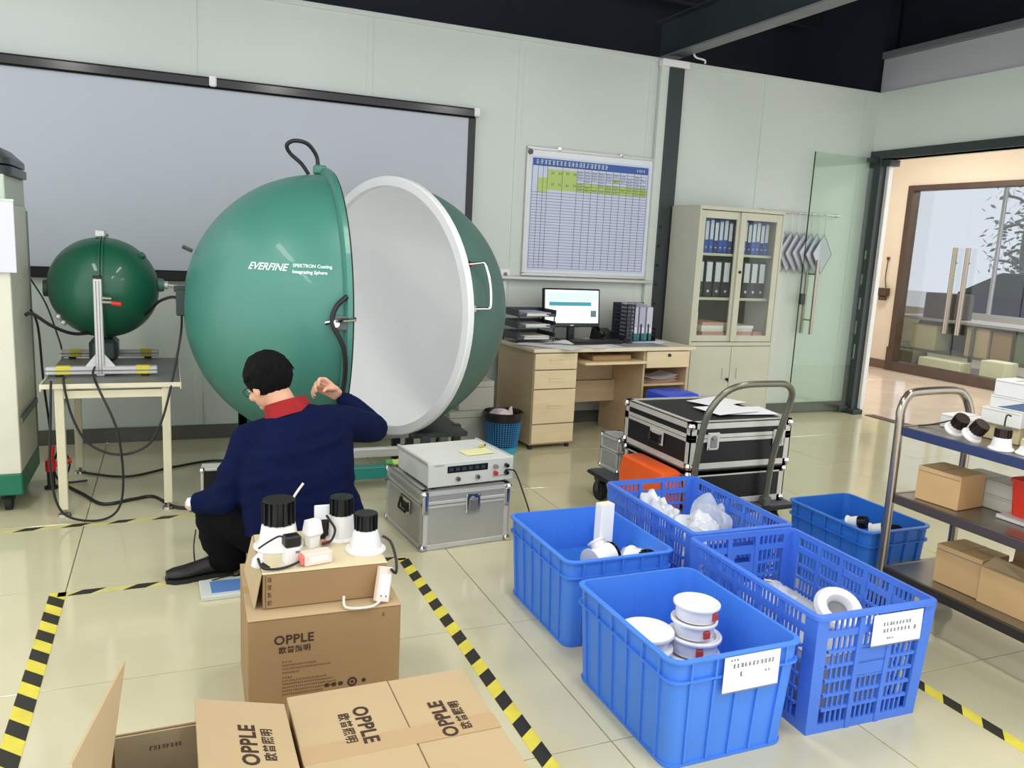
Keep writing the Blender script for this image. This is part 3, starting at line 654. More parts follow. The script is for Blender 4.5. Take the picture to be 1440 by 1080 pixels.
for k, (x, mm, lab) in enumerate(((-0.045, M('pale grey folder', (190, 192, 204), 0.6), 'pale grey magazine file leftmost in the desk rack'), (0.025, M('grey file', (176, 178, 194), 0.6), 'light grey magazine file with white label in the middle of the desk rack'), (0.096, M('lilac grey file', (196, 198, 214), 0.6), 'lilac grey magazine file with white label rightmost in the desk rack'))):
    q = thing('magazine_file', lab, 'file', tuple(XD @ T(1.13, 0.43, DH+0.009) @ Vector((x, 0, 0))), DR)
    MB().loft([[(-0.025, -0.085, 0), (0.03, -0.085, 0), (0.03, 0.08, 0), (-0.025, 0.08, 0)], [(-0.025, -0.085, 0.265), (0.03, -0.085, 0.265), (0.03, 0.08, 0.29), (-0.025, 0.08, 0.29)]]).build('box', mm, q)
    MB().bx(-0.02, 0.025, -0.087, -0.085, 0.06, 0.105).build('label', whitel, q)
    MB().bx(-0.024, 0.029, -0.0865, -0.085, 0.0, 0.055).build('teal_foot', M('teal plastic', (24, 110, 112), 0.5), q)
pn = thing('phone_cradle', 'black handset lying behind the monitor edge on the desk', 'telephone', ond(0.88, 0.45), DR)
MB().loft([[(-0.08, -0.09, 0), (0.09, -0.09, 0), (0.09, 0.1, 0), (-0.08, 0.1, 0)], [(-0.07, -0.085, 0.02), (0.08, -0.085, 0.02), (0.08, 0.09, 0.09), (-0.07, 0.09, 0.09)]]).build('base', black_m, pn)
MB().tube([(-0.06, -0.07, 0.05), (-0.06, 0, 0.085), (-0.06, 0.08, 0.105)], 0.02, seg=10).build('handset', blackg_m, pn)
pcs = thing('paper_pile', 'curled white papers lying in the open cubby of the right pedestal', 'papers', ond(1.18, 0.2, 0.446), DR)
for j in range(3): MB().sheet(0.34, 0.24, 8, 4, lambda u, v, j=j: 0.003+0.012*j+0.03*(u-0.5)**2*4*(0.3+0.35*j), x=None).build('sheet', [papery_m, M('pink sheet', (230, 190, 176), 0.8), paper_m][j], pcs)
pk = thing('parcel', 'flat brown parcel lying on the desk keyboard shelf', 'parcel', ond(0.69, 0.15, 0.633), DR)
MB().box(0, 0, 0.02, 0.34, 0.22, 0.04, 0.006).build('wrap', card_m, pk); MB().box(0, 0, 0.0405, 0.05, 0.22, 0.001).build('tape', tapeclear_m, pk)
# waste bin
wbn = thing('waste_bin', 'turquoise lattice waste bin lined with a black bag left of the desk', 'bin', (2.15, 5.15, 0))
MB().lathe([(0.105, 0), (0.108, 0.05), (0.112, 0.05), (0.104, 0.052), (0.10, 0.01), (0, 0.01)], 32, cap=False).lathe([(0.0, 0.0), (0.105, 0.0)], 32, cap=False).build('base', M('turquoise plastic', (56, 164, 190), 0.4), wbn)
m = MB()
for k in range(40):
    a = 2*PI*k/40
    m.cyl((0.108*math.cos(a), 0.108*math.sin(a), 0.045), (0.134*math.cos(a), 0.134*math.sin(a), 0.28), 0.0032, seg=5)
for j in range(15):
    t_ = j/14; r_ = 0.108+0.026*t_; z = 0.05+0.225*t_
    m.tube([(r_*math.cos(2*PI*k/32), r_*math.sin(2*PI*k/32), z) for k in range(32)], 0.0028, seg=4, sub=1, closed=True)
tag(m.build('lattice', M('turquoise lattice', (44, 130, 184), 0.4), wbn), kind='stuff')
MB().lathe([(0.0, 0.06), (0.095, 0.06), (0.128, 0.27), (0.136, 0.297), (0.146, 0.29), (0.147, 0.255), (0.141, 0.235), (0.138, 0.235), (0.141, 0.26), (0.14, 0.285), (0.13, 0.29)], 40, cap=False).build('bag_liner', M('black bag', (26, 20, 26), 0.3, bump=0.6, bscale=25), wbn)
wp = thing('crumpled_paper', 'crumpled pinkish waste paper in the turquoise bin', 'paper', (2.13, 5.13, 0.0))
rp = MB(); bmesh.ops.create_icosphere(rp.bm, subdivisions=3, radius=0.085)
for v in rp.bm.verts:
    v.co *= 1+0.28*mnoise.noise(v.co*30); v.co.z = v.co.z*0.75+0.25
rp.build('wad', M('waste paper', (226, 204, 204), 0.8), wp, ang=15); MB().slab([(0.05, 0.0, 0.27), (0.09, 0.01, 0.27), (0.075, 0.0, 0.335), (0.055, 0.0, 0.32)], 0.003).build('flap', M('waste paper', (226, 204, 204), 0.8), wp)
# cartons stacked between the open hemisphere and the desk
for (x, y, z, w, d, h, lab) in ((1.97, 5.50, 0, 0.34, 0.36, 0.26, 'pale grey carton on the floor between the open hemisphere and the desk'), (2.02, 5.51, 0.262, 0.27, 0.30, 0.21, 'pale carton on top of the grey one beside the desk'), (1.62, 5.62, 0, 0.30, 0.26, 0.30, 'pale carton standing behind the open hemisphere near the wall')):
    q = thing('carton', lab, 'box', (x, y, z), 0.04)
    MB().bx(-w/2, w/2, -d/2, d/2, 0, h, 0.003).build('body', M('grey white carton', (196, 196, 182), 0.7, var=0.03), q)
    MB().bx(-w/2-0.0006, w/2+0.0006, -0.025, 0.025, h*0.75, h+0.0008).build('tape_strip', M('pale tape', (212, 208, 190), 0.4), q)
    MB().bx(-w/2, w/2, -d/2-0.001, -d/2, h-0.045, h-0.041).build('flap_seam', M('carton seam', (130, 128, 110), 0.8), q)
# blue tub in front of the right pedestal
bt = thing('plastic_tub', 'small blue lidded plastic tub in front of the right desk pedestal', 'tub', (3.40, 4.93, 0), DR)
def rr2(w, d, r, z): return rrect(w, d, r, z, 5)
MB().loft([rr2(0.24, 0.22, 0.03, 0), rr2(0.29, 0.26, 0.04, 0.38)]).build('body', blueD_m, bt)
MB().loft([rr2(0.31, 0.28, 0.045, 0.38), rr2(0.32, 0.29, 0.05, 0.40), rr2(0.31, 0.28, 0.05, 0.44), rr2(0.24, 0.21, 0.05, 0.452)]).build('lid', M('bright blue lid', (40, 84, 220), 0.35), bt)
for s in (-1, 1): MB().box(s*0.155, 0, 0.36, 0.03, 0.10, 0.03, 0.006).build('grip', blueD_m, bt)

# ================================================================== SPHERES
# tall pale instrument cabinet at the left edge
lc = thing('instrument_cabinet', 'tall cream instrument cabinet with green base on castors at the left edge', 'cabinet', (-0.70, 4.54, 0))
MB().bx(-0.75, 0, 0, 0.58, 0.20, 1.52, 0.004).build('body', M('cream grey cabinet', (216, 216, 198), 0.45, var=0.03), lc)
MB().bx(-0.75, 0.004, -0.004, 0.584, 0.09, 0.20, 0.006).build('base_skirt', M('green skirt', (20, 112, 84), 0.4, var=0.1), lc)
MB().bx(-0.74, -0.006, 0.004, 0.576, 1.52, 1.66, 0.004).build('head', M('pale green head', (190, 202, 184), 0.45), lc)
MB().loft([rrect(0.77, 0.60, 0.09, 1.66, 6, -0.365, 0.29), rrect(0.77, 0.60, 0.09, 1.70, 6, -0.365, 0.29)]).build('lower_rim', M('dark grey rim', (58, 64, 66), 0.35), lc)
MB().loft([rrect(0.76, 0.59, 0.09, 1.71, 6, -0.365, 0.29), rrect(0.76, 0.59, 0.10, 1.74, 6, -0.365, 0.29), rrect(0.66, 0.5, 0.10, 1.79, 6, -0.365, 0.29), rrect(0.5, 0.3, 0.10, 1.80, 6, -0.365, 0.29)]).build('cap', M('dark grey rim', (58, 64, 66), 0.35), lc)
MB().bx(0, 0.012, 0.03, 0.56, 0.45, 0.48).bx(0, 0.006, 0.56, 0.575, 0.2, 1.5).build('side_trim', M('grey green trim', (110, 124, 112), 0.5), lc)
MB().bx(-0.45, -0.40, 0.2, 0.25, 1.80, 2.3, 0.004).build('mast', steel_dk, lc)
for x in (-0.07, -0.66):
    for y in (0.06, 0.52):
        MB().cyl((x-0.015, y, 0.04), (x+0.015, y, 0.04), 0.04).bx(x-0.03, x+0.03, y-0.02, y+0.02, 0.06, 0.09, 0.003).build('castor', rubber_m, lc)
pp = thing('notice_sheet', 'large white sheet hung on the upper part of the left instrument cabinet', 'sheet', (-0.70, 4.52, 1.20))
MB().bx(-0.6, 0.03, 0, 0.012, 0, 0.34, 0.002).build('sheet', M('lilac white board', (216, 218, 232), 0.6), pp); MB().bx(-0.6, 0.032, -0.003, 0.013, 0.335, 0.345).build('edge', M('pale green edge', (206, 222, 204), 0.5), pp)

# small table
tb = thing('side_table', 'slim cream steel table with grey top carrying the small green sphere', 'table', (-0.27, 4.80, 0))
MB().bx(-0.31, 0.315, -0.40, 0.46, 0.655, 0.675, 0.003).build('tabletop', M('dark grey table top', (104, 106, 100), 0.35, var=0.08), tb)
MB().bx(-0.312, 0.317, -0.405, -0.395, 0.652, 0.676, 0.002).bx(-0.312, 0.317, 0.455, 0.465, 0.64, 0.676, 0.002).bx(-0.316, -0.308, -0.40, 0.46, 0.64, 0.676, 0.002).bx(0.311, 0.319, -0.40, 0.46, 0.64, 0.676, 0.002).build('edge_band', cream_m, tb)
for x in (-0.235, 0.245):
    for y in (-0.37, 0.42):
        l = MB().bx(x-0.02, x+0.02, y-0.02, y+0.02, 0.035, 0.655, 0.003).build('leg', cream_m, tb)
        MB().cyl((x, y, 0), (x, y, 0.012), 0.032, 0.028).cyl((x, y, 0.01), (x, y, 0.04), 0.008, seg=8).build('foot', stain_m, l)
MB().bx(-0.235, 0.245, -0.385, -0.36, 0.60, 0.64, 0.002).build('apron', cream_m, tb); MB().bx(-0.235, 0.245, 0.41, 0.435, 0.60, 0.64, 0.002).build('apron', cream_m, tb)

# small sphere on aluminium stand
ss = thing('small_sphere', 'small dark green integrating sphere on an aluminium stand on the left table', 'sphere', (-0.325, 4.95, 0.676))
r = 0.27; cz = 0.435
def hemi(sgn, rr, mat, name, n=20, gap=0.004):
    p = [(rr*math.cos(PI/2*k/n), rr*math.sin(PI/2*k/n)) for k in range(n+1)]
    p = [(a, b+gap) for a, b in p]; p[-1] = (0, rr+gap)
    return MB(T(0, 0, cz) @ RY(sgn*PI/2)).lathe(p, 48).build(name, mat, ss)
hemi(-1, r, greenS_m, 'left_shell'); hemi(1, r, greenS_m, 'right_shell')
MB(T(0, 0, cz) @ RY(PI/2)).lathe([(r-0.01, -0.012), (r+0.012, -0.012), (r+0.012, -0.002), (r-0.01, -0.002)], 48).lathe([(r-0.01, 0.002), (r+0.012, 0.002), (r+0.012, 0.012), (r-0.01, 0.012)], 48).build('flange', greenS_m, ss)
MB().box(-0.01, -0.315, 0.25, 0.04, 0.04, 0.50, 0.004).build('front_post', alu_m, ss); MB().box(-0.01, -0.315, 0.51, 0.042, 0.042, 0.012, 0.002).build('post_cap', black_m, ss)
g_ = MB()
for s in (-1, 1): g_.box(-0.01+s*0.007, -0.336, 0.25, 0.003, 0.003, 0.48)
g_.build('post_groove', M('groove grey', (120, 122, 122), 0.5), ss)
MB().box(-0.01, 0.315, 0.36, 0.04, 0.04, 0.72, 0.004).build('rear_post', alu_m, ss)
MB().box(-0.01, 0.0, cz+r+0.02, 0.05, 0.10, 0.035, 0.004).build('top_bracket', alu_m, ss)
MB().box(-0.01, 0.16, cz+r+0.01, 0.04, 0.30, 0.012, 0.003).build('top_arm', steel_dk, ss)
for y, nm in ((-0.315, 'front_rail'), (0.315, 'rear_rail')):
    b = MB().box(0, y, 0.03, 0.52, 0.045, 0.04, 0.004).build(nm, alu_m, ss)
    MB().box(0, y-0.0235, 0.03, 0.52, 0.003, 0.006).build('slot', M('groove grey', (120, 122, 122), 0.5), b)
    for s in (-0.18, 0.19): MB().box(s, y, 0.031, 0.07, 0.047, 0.043, 0.004).build('yellow_tape', yellow_m, b)
    for s in (-0.2, 0.2): MB().cyl((s, y, 0), (s, y, 0.012), 0.02, seg=12).build('foot', rubber_m, b)
for s in (-1, 1):
    MB().slab([(-0.01, -0.315, 0.05), (-0.01+s*0.07, -0.315, 0.05), (-0.01+s*0.015, -0.315, 0.12), (-0.01, -0.315, 0.12)], 0.006).build('gusset', alu_m, ss)
MB().box(-0.01, 0, 0.10, 0.14, 0.20, 0.12, 0.02).build('saddle', steel_dk, ss)
MB().box(-0.01, 0, 0.03, 0.04, 0.6, 0.04, 0.004).build('cross_rail', alu_m, ss)
MB().cyl((0.01, -0.34, cz-0.03), (0.055, -0.35, cz-0.03), 0.008, seg=8).cyl((0.01, -0.34, cz-0.05), (0.055, -0.35, cz-0.05), 0.008, seg=8).build('toggle_clamp', chrome_m, ss)
MB().cyl((0.055, -0.35, cz-0.055), (0.10, -0.36, cz-0.06), 0.012, seg=10).build('clamp_grip', red_m, ss)
MB().cyl((r-0.01, 0, cz+0.02), (r+0.03, 0, cz+0.02), 0.04, 0.034).build('port', greenG_m, ss)
MB().cyl((r+0.03, 0, cz+0.02), (r+0.05, 0, cz+0.02), 0.022).cyl((r+0.05, 0, cz+0.02), (r+0.10, 0, cz+0.015), 0.008, seg=10).build('port_knob', alu_m, ss)
MB().cyl((-r+0.01, 0, cz-0.01), (-r-0.02, 0, cz-0.01), 0.045).build('left_port', M('dark port', (46, 60, 56), 0.5), ss)
for (a, e) in ((0.7, 0.62), (2.6, -0.55), (2.75, -0.72)):
    d = Vector((math.cos(a)*math.cos(e), -0.3*math.cos(e), math.sin(e))).normalized()
    if a > 2: d.x = -abs(d.x)
    MB().cyl(Vector((0, 0, cz))+d*(r-0.01), Vector((0, 0, cz))+d*(r+0.018), 0.018, seg=12).build('side_screw', greenS_m if a < 2 else alu_m, ss)

# big integrating sphere: two halves hinged at the back, right half swung open
R = 0.745; CZ = 1.035
bs = thing('integrating_sphere', 'large green integrating sphere opened into two halves, white coating inside', 'sphere', (0.812, 4.671, 0))
def half(az, loc, mat, name):
    X = T(loc[0], loc[1], CZ) @ RZ(az) @ RY(PI/2)          # local z = opening normal
    n = 28
    out = [(R*math.cos(PI/2*k/n), -R*math.sin(PI/2*k/n)) for k in range(n+1)]; out[-1] = (0, -R)
    ri = R-0.02
    inn = [(ri*math.sin(PI/2*k/n), -ri*math.cos(PI/2*k/n)) for k in range(n+1)]; inn[0] = (0, -ri)
    o = MB(X).lathe(out, 72, cap=False).build(name, mat, bs)
    i = MB(X).lathe(inn, 72, cap=False).build('white_lining', spheri_m, o)
    return o, X
lh, XL = half(0.0, (0, 0), green_m, 'left_shell')
rhl = (1.181-0.812+0.012, 4.826-4.671, 0); raz = math.radians(-157.2)
rh, XRh = half(raz, rhl, greenG_m, 'right_shell')
MB(XL).lathe([(R-0.02, -0.035), (R+0.006, -0.035), (R+0.034, -0.02), (R+0.034, 0.004), (R-0.02, 0.004)], 72, cap=False).build('rim', green_m, lh)
MB(XL).lathe([(R-0.016, 0.0045), (R+0.028, 0.0045), (R+0.028, 0.012), (R-0.016, 0.012)], 72, cap=False).build('seal', rubber_m, lh)
MB(XRh).lathe([(R-0.022, 0.006), (R-0.022, -0.03), (R+0.034, -0.03), (R+0.034, 0.0), (R+0.026, 0.006), (R-0.022, 0.006)], 72, cap=False).build('rim', M('white rim paint', (232, 234, 234), 0.45), rh)
# handle on the right half, placed on the outer shell near the rim
def on_shell(X, ang, back, rad):
    # ang around the opening axis, back = angle behind the rim
    return X @ Vector((rad*math.cos(back)*math.cos(ang), rad*math.cos(back)*math.sin(ang), -rad*math.sin(back)))
fa_ = None
best = None
for k in range(360):
    a = 2*PI*k/360; p = XRh @ Vector((R*math.cos(a), R*math.sin(a), 0))
    if best is None or p.y < best[0]: best = (p.y, a)
AF = best[1]
sg = 1 if (XRh @ Vector((R*math.cos(AF+0.3), R*math.sin(AF+0.3), 0))).z > CZ else -1
h0, h1 = AF+sg*0.40, AF+sg*0.08
def hp(a, out): return on_shell(XRh, a, 0.045+1.5*out, R+0.02+0.5*out)
MB().tube([hp(h0, 0.0), hp(h0, 0.055), hp(h0, 0.075), hp(h0-sg*0.03, 0.085), hp((h0+h1)/2, 0.09), hp(h1+sg*0.03, 0.085), hp(h1, 0.075), hp(h1, 0.055), hp(h1, 0.0)], 0.009, seg=10, sub=4).build('handle', chrome_m, rh)
for a in (h0, h1): MB().cyl(on_shell(XRh, a, 0.05, R-0.004), on_shell(XRh, a, 0.05, R+0.03), 0.018, seg=12).build('handle_foot', chrome_m, rh)
# latch on the left rim
AL = None; best = None
for k in range(360):
    a = 2*PI*k/360; p = XL @ Vector((R*math.cos(a), R*math.sin(a), 0))
    if best is None or p.y < best[0]: best = (p.y, a)
AL = best[1]
sgl = 1 if (XL @ Vector((R*math.cos(AL+0.3), R*math.sin(AL+0.3), 0))).z > CZ else -1
def lp(a, back, out): return on_shell(XL, a, back, R+out)
la = AL-sgl*0.0
MB().tube([lp(la, 0.16, 0.02), lp(la+sgl*0.02, 0.08, 0.045), lp(la+sgl*0.03, -0.02, 0.05)], 0.011, seg=8).cyl(lp(la, 0.1, 0.0), lp(la, 0.1, 0.05), 0.018, seg=10).build('latch', chrome_m, lh)
MB().box(*lp(la, 0.06, 0.012), 0.09, 0.04, 0.07, 0.006).build('latch_plate', M('grey latch plate', (92, 100, 98), 0.4), lh)
MB().tube([lp(AL+sgl*0.17, 0.03, 0.03), lp(AL+sgl*0.10, 0.10, 0.035), lp(la, 0.12, 0.04), lp(AL-sgl*0.15, 0.05, 0.045), lp(AL-sgl*0.36, 0.03, 0.04), lp(AL-sgl*0.62, 0.05, 0.05), lp(AL-sgl*0.8, 0.06, 0.05)], 0.013, seg=8).build('front_cable', cable_m, lh)
# top lug and cable loop
MB().box(-0.03, 0, CZ+R+0.025, 0.07, 0.05, 0.05, 0.008).build('top_lug', green_m, lh)
MB().tube([(-0.04, 0, CZ+R+0.045), (-0.05, 0, CZ+R+0.10), (-0.10, -0.02, CZ+R+0.155), (-0.17, -0.03, CZ+R+0.165), (-0.21, -0.02, CZ+R+0.14), (-0.19, 0, CZ+R+0.10), (-0.13, 0.0, CZ+R+0.05), (-0.09, 0, CZ+R-0.005)], 0.011, seg=8).build('cable_loop', cable_m, lh)
MB().cyl((-R*0.93-0.0, 0.0, CZ+R*0.40), (-R*0.93-0.05, 0, CZ+R*0.43), 0.01, seg=8).build('eye_bolt', steel_dk, lh)
pb = MB().box(-R-0.01, -0.05, CZ+0.03, 0.05, 0.06, 0.14, 0.006).box(-R-0.01, -0.05, CZ+0.10, 0.07, 0.04, 0.03, 0.004).build('side_port', M('dark port', (46, 60, 56), 0.5), lh)
# printed maker's lettering, wrapped onto the left shell
def sphere_text(txt, size, u0, v0, bold=0.0, shear=0.0):
    o = text_obj(txt, size, inkw_m, lh, Matrix(), 'lettering', bold, shear)
    bm = bmesh.new(); bm.from_mesh(o.data)
    for v in bm.verts:
        az = LAZ + (u0+v.co.x)/R; el = LEL + (v0+v.co.y)/R
        rr = R+0.0018+v.co.z
        v.co = Vector((rr*math.cos(el)*math.cos(az), rr*math.cos(el)*math.sin(az), CZ+rr*math.sin(el)))
    bm.to_mesh(o.data); bm.free()
    return o
LAZ, LEL = math.radians(-130.5), 0.325
sphere_text('EVERFINE', 0.050, 0, 0, 0.0012, 0.3)
sphere_text('SPEKTRON Coating', 0.0235, 0.240, 0.021, 0.0007); sphere_text('Integrating Sphere', 0.0235, 0.240, -0.010, 0.0008)
# stand
st = MB()
for x in (-0.42, -0.12):
    for y in (-0.32, 0.32): st.box(x, y, 0.25, 0.05, 0.05, 0.34, 0.003)
st.box(-0.27, -0.32, 0.10, 0.35, 0.05, 0.05, 0.003).box(-0.27, 0.32, 0.10, 0.35, 0.05, 0.05, 0.003).box(-0.42, 0, 0.10, 0.05, 0.64, 0.05, 0.003).box(-0.12, 0, 0.10, 0.05, 0.64, 0.05, 0.003)
st.build('left_stand', M('teal stand paint', (32, 118, 112), 0.35), bs)
MB().box(-0.27, -0.32, 0.35, 0.35, 0.05, 0.10, 0.003).build('cradle', M('teal stand paint', (32, 118, 112), 0.35), bs); MB().box(-0.27, 0.32, 0.35, 0.35, 0.05, 0.10, 0.003).build('cradle', M('teal stand paint', (32, 118, 112), 0.35), bs)
MB().box(0.25, -0.12, 0.21, 0.70, 0.05, 0.05, 0.003).build('front_rail', alu_m, bs); MB().box(0.25, 0.3, 0.21, 0.70, 0.05, 0.05, 0.003).build('rear_rail', alu_m, bs)
MB().box(0.25, -0.14, 0.10, 0.70, 0.08, 0.07, 0.004).build('teal_rail', M('teal rail', (40, 138, 130), 0.35), bs)
for x in (-0.02, 0.52):
    for y in (-0.12, 0.3): MB().box(x, y, 0.095, 0.05, 0.05, 0.19, 0.003).build('post', black_m, bs)
q = MB(); px_, py_ = rhl[0]+0.28, rhl[1]+0.05
for (x, y) in ((px_-0.1, py_-0.42), (px_+0.18, py_-0.16), (px_+0.02, py_+0.34)):
    q.box(x, y, 0.19, 0.05, 0.05, 0.26, 0.003)
q.box(px_+0.02, py_-0.1, 0.30, 0.34, 0.5, 0.03, 0.004).build('right_stand', steel_dk, bs)
MB().box(px_-0.05, py_-0.05, 0.305, 0.10, 0.10, 0.05, 0.004).build('pedestal', steel_dk, bs)
for (x, y) in ((px_-0.1, py_-0.42), (px_+0.18, py_-0.16), (px_+0.02, py_+0.34)):
    MB().cyl((x-0.02, y, 0.035), (x+0.02, y, 0.035), 0.035).bx(x-0.03, x+0.03, y-0.02, y+0.02, 0.055, 0.075, 0.003).build('castor', rubber_m, bs)
for x in (-0.42, -0.12):
    for y in (-0.32, 0.32): MB().cyl((x, y, 0), (x, y, 0.08), 0.03, 0.022).build('foot', rubber_m, bs)
hg = MB(); hx, hy = 0.03, 0.81
for z in (CZ-0.25, CZ+0.25): hg.cyl((hx, hy-0.03, z-0.06), (hx, hy-0.03, z+0.06), 0.025, seg=12).box(hx-0.03, hy-0.05, z, 0.08, 0.05, 0.09, 0.004)
hg.build('hinge', steel_dk, bs)

# floor cables at the left
def cable(label, pts, r=0.007, mat=None, name='cable', group=None):
    o = MB().tube(pts, r, seg=7, sub=8).build(name, mat or cable_m); return tag(o, label, 'cable', group)
cable('black cable looping down in front of the side table and up to its left edge', [(-0.53, 4.36, 0.70), (-0.535, 4.34, 0.55), (-0.545, 4.33, 0.25), (-0.50, 4.30, 0.06), (-0.36, 4.28, 0.012), (-0.26, 4.30, 0.05), (-0.23, 4.31, 0.2), (-0.25, 4.32, 0.45), (-0.33, 4.37, 0.66), (-0.36, 4.50, 0.705), (-0.36, 4.61, 0.725)], 0.006)
cable('black cable hanging in a deep curve from the large sphere port to the side table', [(0.06, 4.62, 1.00), (0.05, 4.50, 0.90), (0.0, 4.40, 0.66), (-0.05, 4.36, 0.48), (-0.12, 4.35, 0.36), (-0.25, 4.36, 0.32), (-0.38, 4.37, 0.38), (-0.45, 4.38, 0.52), (-0.48, 4.39, 0.68), (-0.48, 4.45, 0.70)], 0.006)
cable('thick black cable sagging from the left cabinet side to the small sphere', [(-0.67, 4.70, 0.98), (-0.64, 4.72, 0.985), (-0.56, 4.75, 0.92), (-0.47, 4.80, 0.875), (-0.38, 4.86, 0.875), (-0.33, 4.93, 0.885)], 0.009)
cable('thin black cable dropping down the side of the left cabinet to the floor', [(-0.66, 4.80, 1.0), (-0.635, 4.84, 0.9), (-0.63, 4.90, 0.6), (-0.62, 4.98, 0.3), (-0.63, 5.02, 0.1), (-0.58, 5.02, 0.02), (-0.54, 5.05, 0.10), (-0.58, 5.06, 0.19), (-0.62, 5.05, 0.10), (-0.58, 5.0, 0.015), (-0.45, 5.0, 0.012)], 0.006)
cable('thin black cable slanting down the wall from the screen bar to the side table', [(-0.80, 5.88, 1.09), (-0.70, 5.7, 0.95), (-0.62, 5.45, 0.80), (-0.58, 5.3, 0.70), (-0.575, 5.28, 0.45), (-0.60, 5.2, 0.1), (-0.56, 5.1, 0.02)], 0.005)
cable('black cable running along the floor from the side table to the seated man', [(-0.56, 4.95, 0.01), (-0.45, 4.75, 0.009), (-0.34, 4.55, 0.009), (-0.20, 4.60, 0.009), (-0.10, 4.62, 0.009), (0.0, 4.42, 0.009), (0.10, 4.36, 0.009), (0.22, 4.25, 0.009)], 0.009)
cable('thin dark cable lying on the floor along the back wall skirting', [(-0.5, 5.2, 0.008), (-0.25, 5.05, 0.008), (0.0, 5.2, 0.008), (0.25, 5.3, 0.008), (0.45, 5.15, 0.008)], 0.007)
cable('black cable from the large sphere port across to the small sphere', [(0.06, 4.60, 1.07), (0.02, 4.64, 1.09), (-0.05, 4.70, 1.06), (-0.10, 4.78, 1.0), (-0.14, 4.86, 0.96), (-0.2, 4.9, 0.9)], 0.008)
va = thing('floor_valve', 'small red valve with black fitting on the floor beside the left cabinet', 'valve', (-0.62, 4.93, 0))
MB().cyl((0, 0, 0), (0, 0, 0.10), 0.02).cyl((0, 0, 0), (0, 0, 0.012), 0.035).build('fitting', rubber_m, va); MB().cyl((0, 0, 0.10), (0, 0, 0.16), 0.026).cyl((0, 0, 0.13), (0.10, 0.02, 0.15), 0.014, seg=10).cyl((0, 0, 0.13), (0.01, 0, 0.24), 0.016, seg=10).build('valve_body', red_m, va)

# ================================================================== FLOOR TAPES
def hazard(label, p0, p1, w=0.055, pitch=0.147, off=0.0, lean=0.6, duty=0.5, ym=None):
    p0, p1 = Vector((*p0, 0)), Vector((*p1, 0)); d = (p1-p0); L = d.length
    t = thing('hazard_tape', label, 'floor tape', p0, math.atan2(d.y, d.x), 'hazard tapes on the floor')
    MB().bx(0, L, -w/2, w/2, 0.0003, 0.0012).build('yellow_base', ym or yellow_m, t)
    k = 0; x = off; me = None
    while x < L-0.02:
        x1 = min(x+pitch*0.5, L)
        s = lean*w/2
        if me is None:
            o = MB().slab([(-s, -w/2, 0), (pitch*duty-s, -w/2, 0), (pitch*duty+s, w/2, 0), (s, w/2, 0)], 0.0006).build('black_stripe', tblack_m, t); me = o.data
        else:
            o = bpy.data.objects.new('black_stripe', me); COL.objects.link(o); o.parent = t
        o.location = (x, 0, 0.0012); x += pitch
    return t
hazard('black and yellow hazard tape running along the floor left of the cartons', (-0.43, 3.46), (-0.43, 0.7), 0.06, off=0.05, lean=1.0)
hazard('black and yellow hazard tape on the floor between the man and the side table', (-1.3, 4.23), (0.75, 4.31), 0.04, 0.2, 0.02, 1.2, 0.42, M('faded yellow tape', (210, 200, 132), 0.5, var=0.1, scale=12))
hazard('black and yellow hazard tape running across the floor behind the brown cartons', (-0.43, 3.44), (0.98, 3.44), 0.045, 0.2, 0.06, 1.2, 0.42, M('faded yellow tape', (210, 200, 132), 0.5, var=0.1, scale=12))
hazard('black and yellow hazard tape running between the cartons and the blue crates', (0.968, 3.44), (0.968, 0.7), 0.05, off=0.03, lean=-0.8)
hazard('black and yellow hazard tape on the floor right of the slotted blue crate', (2.40, 1.95), (2.40, 0.6), 0.05, off=0.06, lean=-0.9)

